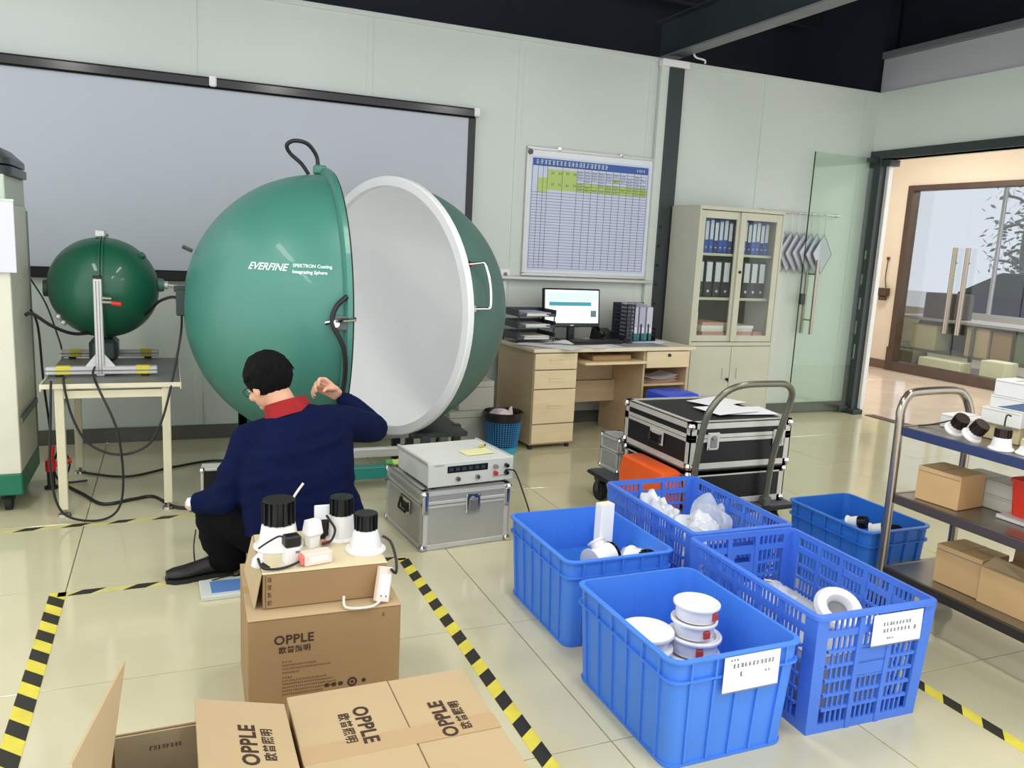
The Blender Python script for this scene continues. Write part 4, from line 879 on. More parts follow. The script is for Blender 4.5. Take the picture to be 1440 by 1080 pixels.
# ================================================================== BLUE CRATES
def taper(bm, h, ins, w, d):
    for v in bm.verts:
        f = max(0, min(1, 1-v.co.z/h)); v.co.x *= 1-2*ins*f/w; v.co.y *= 1-2*ins*f/d
def solid_crate(label, x0, x1, y0, y1, h, mat, group='blue solid-sided crates', ribs=5):
    w, d = x1-x0, y1-y0
    t = thing('crate', label, 'crate', ((x0+x1)/2, (y0+y1)/2, 0), 0, group)
    m = MB(); rc = 0.035; th = 0.006; W_, D_ = w-0.02, d-0.02
    m.loft([rrect(W_, D_, rc, 0.0), rrect(W_, D_, rc, h), rrect(W_-2*th, D_-2*th, rc, h), rrect(W_-2*th, D_-2*th, rc, 0.008)])
    for k in range(ribs):
        u = -W_/2+0.06+(W_-0.12)*k/(ribs-1)
        for s in (-1, 1): m.bx(u-0.004, u+0.004, s*D_/2-0.007, s*D_/2+0.007, 0.015, h-0.07)
    for k in range(ribs+1):
        u = -D_/2+0.06+(D_-0.12)*k/ribs
        for s in (-1, 1): m.bx(s*W_/2-0.007, s*W_/2+0.007, u-0.004, u+0.004, 0.015, h-0.07)
    taper(m.bm, h, 0.018, W_, D_)
    m.build('body', mat, t)
    m = MB()
    m.loft([rrect(W_-2*th+0.004, D_-2*th+0.004, rc, h-0.008), rrect(w-0.004, d-0.004, rc+0.008, h-0.008), rrect(w, d, rc+0.01, h-0.004), rrect(w, d, rc+0.01, h), rrect(W_-2*th, D_-2*th, rc, h+0.002), rrect(W_-2*th, D_-2*th, rc, h-0.008)], False, False)
    m.build('rim', mat, t)
    m = MB()
    m.loft([rrect(W_-0.004, D_-0.004, rc, h-0.066), rrect(w-0.006, d-0.006, rc+0.006, h-0.066), rrect(w-0.006, d-0.006, rc+0.006, h-0.060), rrect(W_-0.004, D_-0.004, rc, h-0.060)], False, False)
    for k in range(ribs):
        u = -W_/2+0.06+(W_-0.12)*k/(ribs-1)
        for s in (-1, 1): m.bx(u-0.003, u+0.003, s*D_/2-0.004, s*(D_/2+0.008), h-0.06, h-0.008)
    for k in range(ribs+1):
        u = -D_/2+0.06+(D_-0.12)*k/ribs
        for s in (-1, 1): m.bx(s*W_/2-0.004, s*(W_/2+0.008), u-0.003, u+0.003, h-0.06, h-0.008)
    m.build('collar', mat, t)
    MB().loft([rrect(W_-0.03, D_-0.03, rc, 0.0), rrect(W_-0.025, D_-0.025, rc, 0.012)]).build('foot_ring', mat, t)
    return t
def slotted_crate(label, x0, x1, y0, y1, h, mat, rz=0):
    w, d = x1-x0, y1-y0; ins = 0.016
    t = thing('slotted_crate', label, 'crate', ((x0+x1)/2, (y0+y1)/2, 0), rz, 'blue slotted crates')
    W_, D_ = w-0.016, d-0.016; th = 0.010
    rows = 6; z0, z1 = 0.028, h-0.075; rh_ = (z1-z0)/rows
    def wall(L, groups, X, hole):
        m = MB(X); cw = 0.045
        m.bx(-L/2, -L/2+cw, -th, 0, 0.0, h).bx(L/2-cw, L/2, -th, 0, 0.0, h)
        m.bx(-L/2+cw, L/2-cw, -th, 0, 0.0, z0).bx(-L/2+cw, L/2-cw, -th, 0, z1, z1+0.022).bx(-L/2+cw, L/2-cw, -th, 0, h-0.018, h)
        n = groups; gw = (L-2*cw)/n
        for g in range(n):
            gx = -L/2+cw+gw*g
            if g: m.bx(gx-0.010, gx+0.010, -th-0.003, 0.003, 0, h-0.018)
            if hole == 1 and g == n//2:      # moulded grip opening in the end wall
                a0, a1, b0, b1 = gx+0.01, gx+gw-0.01, z1-2*rh_, z1+0.0
                m.bx(a0, a1, -th, 0, b0, b1-0.045).bx(a0, a1, -th, 0, b1-0.010, b1).bx(a0, a0+0.016, -th, 0, b1-0.045, b1-0.010).bx(a1-0.016, a1, -th, 0, b1-0.045, b1-0.010)
                for k in range(1, 5): m.bx(a0+(a1-a0)*k/5-0.0035, a0+(a1-a0)*k/5+0.0035, -th+0.002, -0.002, z0, b0)
                for r in range(1, rows-2): m.bx(a0, a1, -th, 0, z0+rh_*r-0.005, z0+rh_*r+0.005)
                continue
            if hole == 2 and g == n//2:
                m.bx(gx+0.01, gx+gw-0.01, -th, 0, z0+rh_*3, z0+rh_*5)
            for r in range(1, rows): m.bx(gx+0.01, gx+gw-0.01, -th, 0, z0+rh_*r-0.005, z0+rh_*r+0.005)
            ns = 5; sw = (gw-0.02)/ns
            for k in range(1, ns):
                sx = gx+0.01+sw*k
                m.bx(sx-0.0035, sx+0.0035, -th+0.002, -0.002, z0, z1)
                m.bx(sx-0.0035, sx+0.0035, -th+0.002, -0.002, z1+0.022, h-0.018)
        m2 = m.bm
        return m
    for s, ax in ((1, 'y'), (-1, 'y'), (1, 'x'), (-1, 'x')):
        if ax == 'y': m = wall(W_, 3, T(0, s*D_/2+(th if s < 0 else 0), 0), 1 if s > 0 else 2)
        else: m = wall(D_-2*th, 5, T(s*W_/2+(th if s < 0 else 0), 0, 0) @ RZ(PI/2) @ T(0, th, 0), 0)
        if ax == 'x' :
            pass
        taper(m.bm, h, ins, W_, D_)
        m.build('side_wall', mat, t)
    m = MB().bx(-W_/2+ins+th, W_/2-ins-th, -D_/2+ins+th, D_/2-ins-th, 0.006, 0.014); m.build('base', mat, t)
    m = MB(); rc = 0.03
    m.loft([rrect(W_-2*th, D_-2*th, 0.012, h-0.012), rrect(w, d, rc, h-0.012), rrect(w, d, rc, h), rrect(W_-2*th, D_-2*th, 0.012, h+0.003), rrect(W_-2*th, D_-2*th, 0.012, h-0.012)], False, False)
    m.build('rim', mat, t)
    return t
def crate_label(parent, x, y, z, w, h, lines, tilt=0.0):
    X = T(x, y, z) @ RX(tilt)
    l = MB(X).bx(0, w, -0.0012, 0, -h, 0).build('paper_label', paper_m, parent)
    m = MB(); rr = random.Random(len(lines)*7)
    for (lx, lz, lw, lh, n) in lines: glyph_row(m, lx, lw, lh, n, X @ T(0, -0.0016, -lz-lh), rnd=rr)
    tag(m.build('label_print', inkb_m, l), kind='stuff')
    MB(X).bx(-0.002, w+0.002, -0.0018, 0.0004, -h, -h+0.004).build('label_edge', M('grey sleeve edge', (120, 128, 140), 0.4), l)
CH1 = 0.34
cA = solid_crate('solid blue crate with a tall white box and lamp parts, left of the back row', 1.286, 1.752, 2.42, 2.985, CH1, blue_m)
cB = solid_crate('solid blue crate in front holding stacked round downlights, white label on its side', 1.245, 1.715, 1.695, 2.285, CH1, blue_m)
crate_label(cB, -0.062+0.0, -0.297, CH1-0.004, 0.197, 0.112, [(0.03, 0.024, 0.15, 0.012, 11), (0.055, 0.05, 0.016, 0.014, 1), (0.145, 0.056, 0.022, 0.006, 2), (0.02, 0.008, 0.03, 0.006, 3)])
cD = slotted_crate('slotted blue crate in front right, with white label and a roll of film inside', 1.768, 2.258, 1.695, 2.395, 0.40, blueS_m, -0.03)
crate_label(cD, -0.03, -0.352, 0.385, 0.20, 0.105, [(0.04, 0.028, 0.115, 0.011, 9), (0.04, 0.05, 0.115, 0.011, 8), (0.06, 0.078, 0.03, 0.006, 3), (0.165, 0.05, 0.016, 0.014, 1)])
cC = slotted_crate('slotted blue crate behind, full of clear plastic bags', 1.822, 2.305, 2.41, 3.12, 0.40, blueS_m, -0.02)
cE = solid_crate('smaller deep blue crate with lamp heads inside, behind the shelf trolley', 2.655, 3.035, 2.36, 2.86, CH1, blueD_m, ribs=4)

# contents
def downlight(label, loc, r, h, heat=True, group=None, rot=None, body=white_m, hs=black_m, name='downlight', hr=0.62, hh=0.45):
    d = thing(name, label, 'downlight', loc, 0, group, rot)
    bh = h*(1-hh) if heat else h
    MB().lathe([(0, 0), (r, 0), (r, 0.004), (r*0.93, 0.008), (r*0.80, 0.012), (r*hr, bh), (0, bh)], 32).build('reflector', body, d)
    if heat:
        m = MB().cyl((0, 0, bh), (0, 0, h), r*hr*0.86, r*hr*0.80, 24)
        for k in range(14):
            a = 2*PI*k/14; m.box(r*hr*0.9, 0, (bh+h)/2, r*hr*0.22, 0.003, (h-bh)*0.96, x=RZ(a))
        m.lathe([(0, h), (r*hr*0.95, h), (r*hr*0.95, h+0.003), (0, h+0.003)], 24)
        m.build('heat_sink', hs, d)
    return d
def ring_light(label, loc, r, h, group=None, rot=None):
    d = thing('ring_downlight', label, 'downlight', loc, 0, group, rot)
    MB().lathe([(r*0.80, h), (r*0.86, 0.012+h*0), (r*0.86, h-0.008), (r, h-0.006), (r, h), (r*0.93, h+0.003), (r*0.80, h-0.003)], 36, cap=False).lathe([(0, 0), (r*0.84, 0), (r*0.86, h-0.008), (r*0.80, h-0.002), (r*0.72, h-0.014), (0, h-0.014)], 36).build('housing', white_m, d)
    MB().lathe([(0, h-0.0138), (r*0.74, h-0.0138), (r*0.74, h-0.0125), (0, h-0.0125)], 32).build('diffuser', paper_m, d)
    for s in (-1, 1): MB().box(s*r*0.9, 0, h*0.45, 0.012, 0.022, h*0.5, 0.002).build('spring_clip', M('red clip', (196, 70, 52), 0.5), d)
    return d
# crate B: stacked ring downlights and two large panel lamps
zs = 0.014; pos = ['lowest', 'second from the bottom', 'third from the bottom', 'fourth from the bottom', 'second from the top', 'topmost']
for i, (r, h) in enumerate(((0.092, 0.055), (0.092, 0.055), (0.092, 0.055), (0.088, 0.055), (0.075, 0.05), (0.075, 0.05))):
    ring_light(f'white ring downlight, {pos[i]} of the tall stack in the front blue crate', (1.535+0.004*(i % 2), 2.0, zs), r, h, 'stacked ring downlights in the front crate', rot=(0.02*(i % 2), 0, 0.4*i)); zs += h+0.0035
zs = 0.014
for i in range(5):
    p = thing('round_panel_light', ['white round panel light at the bottom of the left pile in the front crate', 'white round panel light second from the bottom of the left pile in the front crate', 'white round panel light in the middle of the left pile in the front crate', 'white round panel light second from the top of the left pile in the front crate', 'large white round panel light topmost beside the ring downlight stack'][i], 'panel light', (1.378, 2.03, zs), 0.3*i, 'round panel lights in the front crate', )
    MB().lathe([(0, 0), (0.07, 0), (0.078, 0.03), (0.088, 0.036), (0.088, 0.044), (0, 0.047)], 40).build('housing', white_m, p)
    MB().lathe([(0, 0.0472), (0.086, 0.0445), (0.086, 0.0458), (0, 0.0485)], 40).build('diffuser', paper_m, p)
    MB().box(0.082, 0, 0.016, 0.012, 0.02, 0.026, 0.002).build('spring_clip', M('red clip', (196, 70, 52), 0.5), p)
    zs += 0.052
# crate A: base packing, tall box, lamp parts
pk = thing('packing_tray', 'blue packing tray under the lamp parts in the left blue crate', 'packing', (1.56, 2.68, 0.014))
MB().box(0, 0.0, 0.09, 0.30, 0.44, 0.18, 0.01).build('foam', blueD_m, pk); MB().bx(-0.13, 0.13, -0.2, 0.2, 0.18, 0.186).build('lid', blueD_m, pk)
q = thing('lamp_box', 'tall narrow white box standing upright in the left blue crate', 'box', (1.60, 2.72, 0.203), 0.15)
MB().box(0, 0, 0.12, 0.065, 0.045, 0.24, 0.003).build('body', paper_m, q); MB().box(0, -0.0005, 0.241, 0.063, 0.044, 0.003, 0.001).build('lid_flap', papery_m, q)
downlight('white cylinder lamp lying on its side at the left in the left blue crate', (1.47, 2.58, 0.262), 0.055, 0.12, True, rot=(0, PI/2-0.1, 0.3), hr=0.9, hh=0.12)
downlight('white lamp cone tipped over beside the cylinder lamp in the left blue crate', (1.645, 2.565, 0.262), 0.055, 0.09, True, rot=(1.2, 0.5, 0.2), hr=0.7, hh=0.35)
downlight('small white lamp leaning on the tall white box, dark head down', (1.545, 2.68, 0.305), 0.038, 0.09, True, rot=(2.4, 0.2, 0.5), hr=0.8, hh=0.3)
bgp = thing('plastic_bag', 'clear plastic bag crumpled against the tall white box in the left crate', 'bag', (1.69, 2.60, 0.202))
def bag(parent, sx, sy, sz, seed, mat, sub=4):
    m = MB(); bmesh.ops.create_icosphere(m.bm, subdivisions=sub, radius=1)
    o = Vector((seed*3.1, seed*1.7, seed))
    for v in m.bm.verts:
        p = v.co.copy(); n = mnoise.noise(p*1.6+o)*0.26+abs(mnoise.noise(p*4+o))*0.18+mnoise.noise(p*9+o)*0.06
        v.co = Vector((p.x*sx*(1+n), p.y*sy*(1+n), max(0, (p.z+0.75)*sz*(1+1.2*n)*0.6)))
    return m.build('film', mat, parent, ang=50)
bagw = film('clear plastic film', (226, 232, 240), 0.42, 0.2)
bagm = film('milky plastic film', (232, 236, 240), 0.8, 0.25)
bag(bgp, 0.05, 0.10, 0.07, 5, bagm, 3)
# crate C: plastic bags over packing
fp = thing('packing_tray', 'pale foam packing under the plastic bags in the rear slotted crate', 'packing', (2.06, 2.76, 0.016), -0.02)
MB().box(0, 0, 0.06, 0.36, 0.58, 0.12, 0.02).build('foam', M('white foam', (226, 230, 236), 0.8), fp); MB().bx(-0.16, 0.16, -0.26, 0.26, 0.12, 0.125).build('lid', whitep_m, fp)
for i, (x, y, a, b, c, mm, lab) in enumerate(((1.99, 2.95, 0.10, 0.10, 0.20, bagm, 'crumpled clear plastic bag at the back of the rear slotted crate'), (2.17, 2.80, 0.075, 0.10, 0.21, bagw, 'thin clear plastic bag peaking at the right of the rear slotted crate'), (2.02, 2.68, 0.10, 0.13, 0.20, bagm, 'milky plastic bag with a round mark in the rear slotted crate'))):
    q = thing('plastic_bag', lab, 'bag', (x, y, 0.143), 0.4*i, 'plastic bags in the rear slotted crate'); bag(q, a, b, c, i+1, mm)
    MB().tube([(0.03, 0, c*0.8), (0.05, 0.02, c*0.95), (0.02, 0.04, c*1.0)], 0.004, seg=6).build('tie', M('bag tie', (206, 198, 170), 0.5), q)
# crate D: film roll, ring light, small box
fp = thing('packing_tray', 'grey packing block low in the front slotted crate', 'packing', (2.02, 2.05, 0.016), -0.03)
MB().box(0, 0, 0.09, 0.34, 0.55, 0.18, 0.02).build('foam', M('grey foam', (150, 158, 170), 0.8), fp); MB().bx(-0.15, 0.15, -0.25, 0.25, 0.18, 0.186).build('lid', M('grey card', (176, 180, 186), 0.8), fp)
q = thing('plastic_bag', 'flat clear plastic bag at the back of the front slotted crate', 'bag', (1.99, 2.19, 0.204)); bag(q, 0.10, 0.09, 0.06, 9, bagw); MB().tube([(0.03, 0, 0.05), (0.05, 0.02, 0.065), (0.02, 0.04, 0.07)], 0.004, seg=6).build('tie', M('bag tie', (206, 198, 170), 0.5), q)
q = thing('ring_lamp', 'white ring lamp with open centre leaning in the front slotted crate', 'lamp', (2.11, 1.97, 0.255), rot=(0.55, -0.25, 0))
MB().lathe([(0.035, 0), (0.08, 0), (0.084, 0.02), (0.075, 0.034), (0.045, 0.034), (0.036, 0.02), (0.035, 0)], 36, cap=False).build('ring', white_m, q); MB().lathe([(0, 0.002), (0.036, 0.002), (0.036, 0.006), (0, 0.006)], 24).build('back_plate', M('grey plastic', (120, 122, 122), 0.5), q)
q = thing('lamp_box', 'small white printed box beside the ring lamp in the front slotted crate', 'box', (2.185, 1.90, 0.204), 0.5)
MB().box(0, 0, 0.03, 0.05, 0.08, 0.06, 0.002).build('body', paper_m, q); MB().box(0, -0.0406, 0.03, 0.03, 0.001, 0.02).build('print', inkb_m, q)
# crate E: lamp heads
fp = thing('packing_tray', 'blue packing sheet under the lamp heads in the small deep blue crate', 'packing', (2.84, 2.61, 0.014))
MB().box(0, 0, 0.11, 0.28, 0.38, 0.22, 0.02).build('foam', blueD_m, fp); MB().bx(-0.12, 0.12, -0.17, 0.17, 0.22, 0.224).build('lid', blueD_m, fp)
for i, (x, y, a) in enumerate(((2.848, 2.66, 0.4), (2.87, 2.55, 0.6), (2.955, 2.53, -0.4))):
    downlight(['white lamp head with dark neck, leftmost in the small deep blue crate', 'white lamp head in the middle of the small deep blue crate', 'grey metal lamp head, rightmost in the small deep blue crate'][i], (x, y, 0.272), 0.032, 0.085, True, 'lamp heads in the deep blue crate', rot=(1.3, 0, a), body=white_m if i < 2 else alu_m, hr=0.9, hh=0.4)

# ================================================================== CARTONS AT THE FRONT
def opple(parent, X, size, zh=True, sub=True):
    text_obj('OPPLE', size, ink_m, parent, X, 'printed_brand', 0.0012*size/0.04, spacing=1.08)
    text_obj('欧普照明', size*0.58, ink_m, parent, X @ T(size*0.35, -size*0.72, 0), 'printed_brand', 0.0005, spacing=1.1)
c1 = thing('carton', 'closed brown carton with dark printing, lowest of the stack behind the open cartons', 'box', (0.415, 2.465, 0), -0.03)
w, d, h = 0.445, 0.43, 0.355
MB().bx(-w/2, w/2, -d/2, d/2, 0, h, 0.003).build('body', card_m, c1)
for s in (-1, 1): MB().bx(-w/2, w/2, 0.0015 if s > 0 else -d/2-0.003, d/2 if s > 0 else -0.0015, h, h+0.004, 0.001).build('top_flap', cardT_m, c1)
MB().bx(-w/2-0.0005, w/2+0.0005, -0.026, 0.026, h+0.004, h+0.0046).build('tape_strip', tapeclear_m, c1)
XF = T(-w/2, -d/2-0.0006, 0) @ RX(PI/2)
opple(c1, XF @ T(0.072, 0.275, 0), 0.038)
m = MB(); R_ = random.Random(11)
for k, (lw, dz) in enumerate(((0.03, 0), (0.10, 0.011), (0.14, 0.022), (0.05, 0.034), (0.03, 0.05), (0.13, 0.06), (0.15, 0.07), (0.16, 0.081), (0.15, 0.092), (0.12, 0.103))):
    glyph_row(m, 0.095, lw, 0.0055, int(lw/0.0062), T(-w/2, -d/2-0.0006, 0.215-dz), rnd=R_)
glyph_row(m, 0.385, 0.015, 0.012, 1, T(-w/2, -d/2-0.0006, 0.325), rnd=R_)
tag(m.build('small_print', inkl_m, c1), kind='stuff')
m = MB(); XS = T(-w/2, -d/2-0.0006, 0.125) @ RX(PI/2)
m.lathe([(0.009, 0), (0.015, 0), (0.015, 0.0004), (0.009, 0.0004), (0.009, 0)], 24, XS @ T(0.30, 0, 0), cap=False).lathe([(0, 0), (0.005, 0), (0.005, 0.0004), (0, 0.0004)], 16, XS @ T(0.30, 0, 0))
for k in range(3): m.box(0.225+0.02*k, 0, 0, 0.012, 0.012, 0.0004, x=XS).box(0.225+0.02*k, 0, 0.0001, 0.016, 0.003, 0.0004, x=XS @ T(0, 0, 0))
for a in range(6): m.box(0.335, 0, 0, 0.014, 0.002, 0.0004, x=XS @ T(0.335, 0, 0) @ RZ(a*PI/6) @ T(-0.335, 0, 0))
m.build('handling_marks', ink_m, c1)
# shallow carton on top, its left end flap hanging
c2 = thing('carton', 'shallow brown carton on top of the stack, carrying the wired downlights', 'box', (0.42, 2.475, 0.3605), -0.02)
w2, d2, h2 = 0.365, 0.33, 0.108
MB().bx(-w2/2, w2/2, -d2/2, d2/2, 0, h2, 0.003).build('body', card_m, c2)
MB().bx(-w2/2-0.002, w2/2+0.002, -d2/2-0.002, d2/2+0.002, h2, h2+0.003, 0.001).build('top_panel', M('pale carton top', (212, 200, 164), 0.7, var=0.05), c2)
MB().slab([(-w2/2-0.003, -d2/2, h2), (-w2/2-0.003, d2/2, h2), (-w2/2-0.03, d2/2-0.02, 0.0), (-w2/2-0.022, -d2/2+0.01, 0.0)], 0.004).build('end_flap', cardT_m, c2)
m = MB(); R_ = random.Random(5)
for k in range(4): glyph_row(m, -w2/2+0.012, 0.016, 0.014, 1, T(0, -d2/2-0.0006, 0.012+0.024*k), rnd=R_)
tag(m.build('side_print', ink_m, c2), kind='stuff'); MB().bx(-w2/2+0.006, -w2/2+0.0085, -d2/2-0.001, -d2/2, 0.004, h2-0.004).build('edge_fold', inkl_m, c2)
Z2 = 0.3605+h2+0.0035
downlight('large white downlight with fat black heat sink, left on the shallow carton', (0.305, 2.53, Z2), 0.078, 0.150, True, hr=0.66, hh=0.50)
downlight('white downlight with black heat sink, at the back right of the shallow carton', (0.505, 2.54, Z2), 0.052, 0.140, True, hr=0.74, hh=0.40)
downlight('widest white cone downlight with square black cap, front right of the shallow carton', (0.560, 2.425, Z2), 0.064, 0.118, True, hr=0.58, hh=0.42)
q = thing('lamp_holder', 'small white lamp holder with black cap, front left of the shallow carton', 'lamp', (0.325, 2.385, Z2), 0.2)
MB().loft([rrect(0.05, 0.04, 0.006, 0), rrect(0.044, 0.036, 0.008, 0.05)]).build('base', white_m, q); MB().box(0, 0, 0.068, 0.05, 0.04, 0.035, 0.005).build('cap', black_m, q); MB().box(0.012, -0.021, 0.036, 0.012, 0.002, 0.006).build('slot', M('groove grey', (120, 122, 122), 0.5), q)
q = thing('lamp_connector', 'white faceted connector block standing between the downlights on the carton', 'connector', (0.405, 2.495, Z2), 0.4)
MB().loft([rrect(0.035, 0.03, 0.004, 0), rrect(0.04, 0.034, 0.004, 0.035), rrect(0.056, 0.05, 0.01, 0.045), rrect(0.046, 0.04, 0.01, 0.085)]).build('block', whitep_m, q); MB().cyl((0.022, -0.02, 0.01), (0.045, -0.03, 0.012), 0.006, seg=8).build('red_lead', red_m, q)
q = thing('led_driver', 'white and pink driver box lying at the front middle of the shallow carton', 'driver', (0.395, 2.355, Z2), 0.18)
MB().box(0, 0, 0.02, 0.085, 0.04, 0.038, 0.003).build('case', peach_m, q); MB().box(0, -0.0202, 0.022, 0.06, 0.0008, 0.02).build('print', white_m, q); MB().box(-0.047, 0, 0.018, 0.012, 0.03, 0.028, 0.003).build('end_cap', M('pale red cap', (220, 120, 108), 0.5), q)
q = thing('led_driver', 'peach driver box leaning on the front right side of the shallow carton', 'driver', (0.572, 2.262, 0.3615), rot=(-0.32, 0.26, 0.12))
MB().box(0, 0, 0.055, 0.042, 0.026, 0.105, 0.003).build('case', peach_m, q); MB().box(0, -0.0133, 0.05, 0.03, 0.0008, 0.07).build('print', white_m, q)
for s in (-1, 1): MB().cyl((s*0.008, -0.0125, 0.02), (s*0.008, -0.0145, 0.02), 0.0025, seg=8).build('screw', black_m, q)
q = thing('tag_plate', 'white printed tag on a black holder standing behind the downlights', 'tag', (0.445, 2.56, Z2))
MB().box(0, 0, 0.03, 0.04, 0.025, 0.06, 0.004).build('holder', black_m, q); MB().box(0, -0.008, 0.09, 0.052, 0.006, 0.05, 0.002).build('tag', paper_m, q)
cable('thin white and black lead curling from the front downlight to the leaning driver', [(0.60, 2.37, Z2+0.06), (0.622, 2.35, Z2+0.045), (0.632, 2.32, Z2), (0.625, 2.29, 0.44), (0.605, 2.272, 0.46)], 0.0045)
cable('white lead curling on the big carton below the leaning driver', [(0.57, 2.255, 0.372), (0.54, 2.235, 0.366), (0.49, 2.235, 0.366), (0.465, 2.25, 0.366), (0.462, 2.27, 0.372), (0.465, 2.286, 0.385)], 0.004, cablew_m)
cable('black lead along the front left corner of the shallow carton', [(0.225, 2.36, Z2+0.03), (0.235, 2.33, Z2+0.012), (0.27, 2.325, Z2+0.006), (0.31, 2.335, Z2+0.006), (0.345, 2.35, Z2+0.012)], 0.004)
cable('black lead arching across the large white downlight', [(0.235, 2.44, Z2+0.03), (0.26, 2.42, Z2+0.055), (0.29, 2.40, Z2+0.078), (0.305, 2.39, Z2+0.075)], 0.003)
cable('black lead looping from the connector block to the white tag', [(0.43, 2.47, Z2+0.012), (0.46, 2.475, Z2+0.02), (0.475, 2.49, Z2+0.05), (0.462, 2.51, Z2+0.075), (0.455, 2.53, Z2+0.085)], 0.004)
cable('white lead rising from behind the large downlight heat sink', [(0.345, 2.545, Z2+0.135), (0.36, 2.55, Z2+0.16), (0.385, 2.56, Z2+0.19)], 0.004, cablew_m)
q = thing('wire_plug', 'small white plug with dark neck at the left front edge of the shallow carton', 'plug', (0.222, 2.375, Z2), rot=(0, 0.3, 0))
MB().lathe([(0, 0), (0.016, 0), (0.018, 0.02), (0.008, 0.04), (0, 0.04)], 16).build('plug', white_m, q); MB().cyl((0.01, -0.01, 0.015), (0.03, -0.03, 0.012), 0.006, seg=8).build('neck', rubber_m, q)
# clear panel sheet with a blue window on the floor
q = thing('clear_box', 'flat clear plastic box with a blue label on the floor by the man\'s shoe', 'box', (0.20, 3.32, 0), 0.03)
MB().bx(-0.11, 0.12, -0.10, 0.07, 0, 0.02, 0.003).build('shell', M('pale clear plastic', (206, 212, 204), 0.25), q); MB().bx(-0.07, 0.10, -0.075, 0.04, 0.02, 0.0215).build('blue_label', M('label blue', (92, 132, 190), 0.4), q)

# closed carton front right of the stack (two lid flaps meeting)
c3 = thing('carton', 'closed tan carton at the bottom edge with lettering on both lid flaps', 'box', (0.473, 1.575, 0))
w, d, h = 0.456, 0.60, 0.326
MB().bx(-w/2, w/2, -d/2, d/2, 0, h, 0.003).build('body', card_m, c3)
fl = MB().bx(-w/2, 0.022, -d/2, d/2, h, h+0.005, 0.0015).build('lid_flap', cardT_m, c3)
fr2 = MB().bx(0.025, w/2, -d/2, d/2, h, h+0.004, 0.0015).build('lid_flap', cardT_m, c3)
MB().bx(-w/2-0.0006, w/2+0.0006, 0.02, 0.085, h+0.005, h+0.0054).build('tape_strip', M('packing tape pale', (188, 160, 120), 0.3), c3)
opple(fl, T(-0.088, 0.205, h+0.0058) @ RZ(-PI/2), 0.05)
opple(fr2, T(0.125, 0.02, h+0.0058) @ RZ(PI/2), 0.05)
# open carton at the left bottom
c4 = thing('carton', 'open tan carton at the bottom left with one lid flap standing up', 'box', (0.045, 1.56, 0))
w, d, h = 0.375, 0.54, 0.335
m = MB(); m.bx(-w/2, -w/2+0.005, -d/2, d/2, 0, h).bx(w/2-0.005, w/2, -d/2, d/2, 0, h).bx(-w/2+0.005, w/2-0.005, d/2-0.005, d/2, 0, h).bx(-w/2+0.005, w/2-0.005, -d/2, -d/2+0.005, 0, h).bx(-w/2+0.005, w/2-0.005, -d/2+0.005, d/2-0.005, 0, 0.005)
m.build('body', card_m, c4)
XH = T(w/2, 0, h+0.001) @ RY(0.25) @ T(-w/2, 0, -h)
fr3 = MB(XH).bx(-0.018, w/2, -d/2, d/2, h+0.001, h+0.006, 0.0015).build('lid_flap', cardT_m, c4)
opple(fr3, XH @ T(0.105, 0.02, h+0.0066) @ RZ(PI/2), 0.05)
f4 = MB().slab([(-w/2+0.004, d/2-0.01, h), (-w/2+0.004, -d/2+0.02, h), (-w/2-0.028, -0.125, h+0.20), (-w/2+0.042, d/2-0.075, h+0.212)], 0.005).build('standing_flap', cardT_m, c4)
m = MB(); R_ = random.Random(9)
for k in range(6): glyph_row(m, -0.08-0.02*k, 0.016, 0.016, 1, T(-w/2+0.0105, 0.06, h+0.05) @ RZ(-PI/2) @ T(0, 0, 0), rnd=R_)
tag(m.build('flap_print', ink_m, f4), kind='stuff')
MB().bx(-w/2+0.01, w/2-0.01, d/2-0.012, d/2-0.007, h-0.16, h-0.002).build('inner_flap', M('grey inner card', (176, 160, 126), 0.8), c4)  # sheet with the shading of the inner back wall put into its grey
m = MB(); glyph_row(m, -w/2+0.08, 0.07, 0.010, 8, T(0, d/2-0.0125, h-0.045), rnd=R_); tag(m.build('inner_print', ink_m, c4), kind='stuff')

# ================================================================== CASES AND TROLLEYS
def case_box(parent, w, d, h, skin, edge, split, ew=0.026, ball=0.020):
    MB().bx(-w/2+0.004, w/2-0.004, -d/2+0.004, d/2-0.004, 0.004, h-0.004).build('panels', skin, parent)
    m = MB()
    for z0, z1 in ((0, ew), (h-ew, h), (split-ew*0.55, split+ew*0.55)):
        for s in (-1, 1):
            m.bx(-w/2, w/2, s*d/2-s*0.006, s*d/2, z0, z1, 0.001).bx(s*w/2-s*0.006, s*w/2, -d/2, d/2, z0, z1, 0.001)
    for z in (0.0, h-0.006):
        for s in (-1, 1): m.bx(-w/2, w/2, s*d/2, s*(d/2-ew), z, z+0.006).bx(s*w/2, s*(w/2-ew), -d/2, d/2, z, z+0.006)
    m.build('edge_profile', edge, parent)
    for sx in (-1, 1):
        for sy in (-1, 1):
            MB().bx(sx*w/2, sx*(w/2-ew), sy*d/2, sy*(d/2-0.006), 0, h).bx(sx*w/2, sx*(w/2-0.006), sy*d/2, sy*(d/2-ew), 0, h).build('corner_profile', edge, parent)
    for z in (ball, h-ball):
        for sx in (-1, 1):
            for sy in (-1, 1):
                m = MB(T(sx*(w/2-0.006), sy*(d/2-0.006), z)); m.lathe([(0, -ball), (ball*0.7, -ball*0.7), (ball, 0), (ball*0.7, ball*0.7), (0, ball)], 12)
                m.build('ball_corner', chrome_m, parent)
    m = MB().bx(-w/2-0.0005, w/2+0.0005, -d/2-0.0005, d/2+0.0005, split-0.0015, split+0.0015); m.build('lid_seam', black_m, parent)
